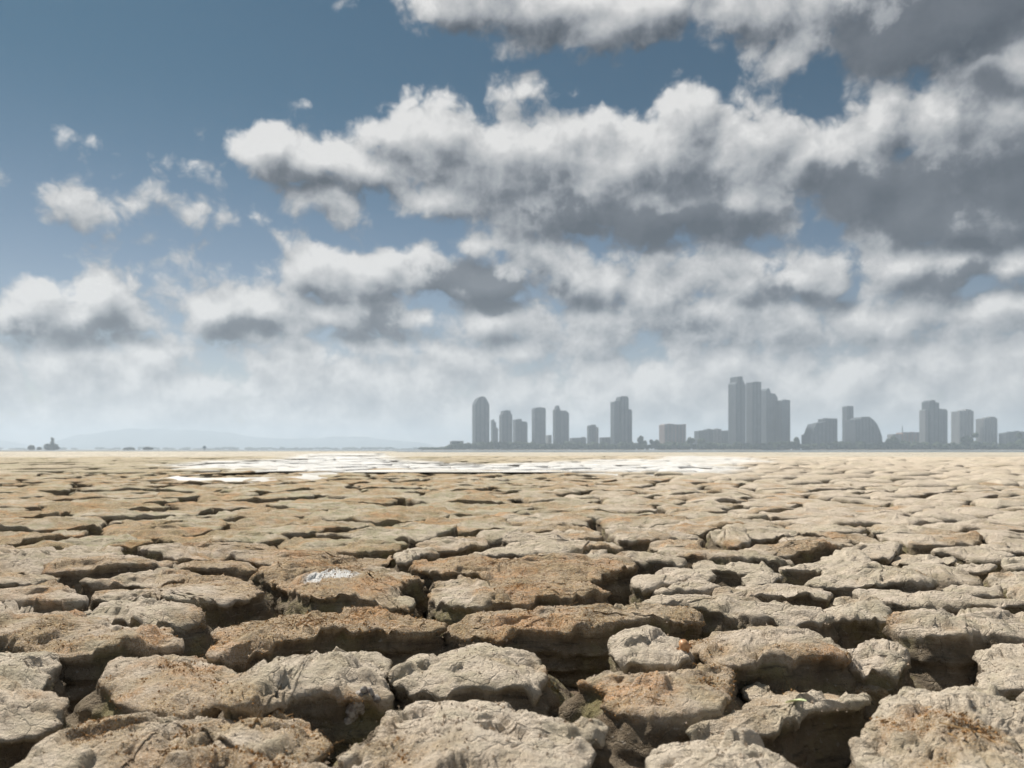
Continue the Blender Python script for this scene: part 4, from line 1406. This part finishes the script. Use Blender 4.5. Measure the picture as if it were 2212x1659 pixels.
def scatter(name, pts, count, lo, hi, mat):
    wgt = 1 / np.maximum(1.2, np.hypot(pts[:, 0], pts[:, 1])) ** .6
    pick = pts[cr.choice(len(pts), count, p=wgt / wgt.sum())] + cr.normal(size=(count, 3)) * np.array([.006, .006, .0005])
    size = (lo + (hi - lo) * cr.random(count) ** 3)[:, None, None]
    V = OV[None] * (.55 + .9 * cr.random((count, 6, 1))) * size + cr.normal(size=(count, 6, 3)) * size * .18 + pick[:, None, :]
    T = OT[None] + (np.arange(count) * 6)[:, None, None]
    return link(name, np_mesh(name, V.reshape(-1, 3), None, T.reshape(-1, 3), False), mat, ground, "stuff")


M_ALGAE = plain_material("dried_algae", (.24, .14, .065), (.50, .30, .14), 60.0, .95, .05)
M_CRUMB = plain_material("mud_crumbs", (.36, .28, .20), (.56, .47, .38), 60.0, .95, .05)
M_STRAW = plain_material("dead_stalks", (.22, .13, .06), (.42, .28, .14), 40.0, .9, .1)
scatter("dried_algae", mp, 16000, .0008, .0032, M_ALGAE)
scatter("mud_crumbs", bp, 6000, .0006, .0040, M_CRUMB)
# dead stalks
shapes = []
for k_ in cr.choice(len(mp), 350):
    p = mp[k_]
    a_ = cr.random() * 6.28
    l_ = .006 + .022 * cr.random() ** 2
    d_ = np.array([math.cos(a_) * l_, math.sin(a_) * l_, (cr.random() - .2) * l_ * .6])
    w_ = .0006 + .0008 * cr.random()
    n_ = np.array([-math.sin(a_), math.cos(a_), 0]) * w_
    u_ = np.array([0, 0, w_ * 1.6])
    p = p + np.array([0, 0, .002])
    b_ = np.cross(n_, u_)
    shapes.append((np.array([p - d_ - n_, p - d_ + n_, p - d_ + u_, p + d_ - n_, p + d_ + n_, p + d_ + u_]), np.array([[0, 1, 4], [0, 4, 3], [1, 2, 5], [1, 5, 4], [2, 0, 3], [2, 3, 5], [0, 2, 1], [3, 4, 5]])))
joined("dead_stalks", shapes, M_STRAW, ground)

# snail shell
sx, sy = strip_to_ground('C', (122, 690), .03)
p0, n0 = rest_on(sx, sy)
rings, RN = [], 18
NT_ = 60
for k_ in range(NT_):
    t_ = k_ / (NT_ - 1)
    th = t_ * 2 * math.pi * 3.2
    rr = .0015 + .0125 * t_ ** 1.6
    c = np.array([math.cos(th) * rr * .75, math.sin(th) * rr * .75, -.030 * t_ ** .9])
    e1 = np.array([math.cos(th), math.sin(th), 0])
    e2 = np.array([0, 0, 1.])
    rings.append([c + rr * (1 + .04 * math.sin(k_ * 2.1)) * (math.cos(q_) * e1 + 1.15 * math.sin(q_) * e2) for q_ in np.linspace(0, 2 * math.pi, RN, endpoint=False)])
V = np.array(rings).reshape(-1, 3)
a, b_ = np.meshgrid(np.arange(NT_ - 1), np.arange(RN), indexing='ij')
bn = (b_ + 1) % RN
shell = link("snail_shell", np_mesh("snail_shell", V, np.stack([a * RN + b_, a * RN + bn, (a + 1) * RN + bn, (a + 1) * RN + b_], -1).reshape(-1, 4)), plain_material("shell", (.34, .16, .065), (.55, .32, .16), 120.0, .45, .4))
shell.rotation_euler = (R(0), R(78), R(14))
shell.location = (p0.x - .012, p0.y, p0.z + .0155)
tag(shell, "small orange-brown snail shell lying on a pale mud plate", "shell")

# bright green leaf
lx, ly = strip_to_ground('C', (757, 1030), .03)
p0, n0 = rest_on(lx, ly)
V, Q = [], []
NL = 12
for k_ in range(NL + 1):
    t_ = k_ / NL
    w_ = .0085 * math.sin(math.pi * min(1, t_ * .93 + .05)) ** .8 + .0006
    zc = .004 + .016 * t_ * (1 - t_) + .010 * t_ ** 2
    xc = -.026 + .052 * t_
    for (s_, dz) in ((-1, .0035), (0, 0), (1, .0035)):
        V.append((xc, s_ * w_, zc + dz * (w_ / .0085)))
    for (s_, dz) in ((-1, .0035), (0, 0), (1, .0035)):
        V.append((xc, s_ * w_, zc + dz * (w_ / .0085) - .0007))
for k_ in range(NL):
    o0, o1 = k_ * 6, (k_ + 1) * 6
    for c_ in (0, 1):
        Q.append((o0 + c_, o0 + c_ + 1, o1 + c_ + 1, o1 + c_))
        Q.append((o0 + 3 + c_, o1 + 3 + c_, o1 + 4 + c_, o0 + 4 + c_))
    Q.append((o0, o1, o1 + 3, o0 + 3))
    Q.append((o0 + 2, o0 + 5, o1 + 5, o1 + 2))
leaf = link("green_leaf", np_mesh("green_leaf", np.array(V), np.array(Q)), plain_material("fresh_leaf", (.56, .64, .32), (.68, .74, .44), 90.0, .5, .35))
leaf.location = p0
leaf.rotation_euler = (R(0), R(-8), R(-62))
tag(leaf, "fresh pale green leaf lying on a bare mud plate", "leaf")

# crusted root end sticking out between plates
rx_, ry_ = strip_to_ground('B', (130, 1070), -.02)
bpy.context.view_layer.update()
p0, n0 = rest_on(rx_, ry_)
shapes = []
for (dx, dy, dz, r_, ex) in ((0, 0, .030, .017, 1.5), (.018, .004, .046, .012, 1.2), (-.014, -.004, .012, .013, 1.6), (.034, .002, .036, .010, 1.0), (-.022, -.006, -.010, .010, 1.5), (.010, -.004, .058, .008, 1.0)):
    v = IV * r_ * np.array([1, .9, ex])
    v = v * (1 + .30 * fbm(v[:, 0] * 120 + dx * 900, v[:, 1] * 120, v[:, 2] * 120, 3)[:, None])
    shapes.append((v + np.array([dx, dy, dz]), IT))
root_o = joined("dead_root", shapes, plain_material("root_crust", (.17, .14, .12), (.50, .47, .43), 70.0, .95, .1, .003), None, None)
root_o.location = (rx_, ry_, -.055)
tag(root_o, "knobbly grey salt-crusted dead root end sticking out of a dark crack", "root")

# ------------------------------------------------------------------ the air
hz = MB()
hz.box(-9800, 9800, -9800, 9800, -3.0, 232)
haze = hz.build("haze", None, None, "stuff")
hm_ = bpy.data.materials.new("hazy_air")
hm_.use_nodes = True
hm_.node_tree.nodes.clear()
ho = hm_.node_tree.nodes.new('ShaderNodeOutputMaterial')
hv = hm_.node_tree.nodes.new('ShaderNodeVolumePrincipled')
hv.inputs['Color'].default_value = (.74, .85, .97, 1)
hv.inputs['Density'].default_value = HAZE
hv.inputs['Anisotropy'].default_value = .2
hm_.node_tree.links.new(hv.outputs[0], ho.inputs['Volume'])
haze.data.materials.append(hm_)
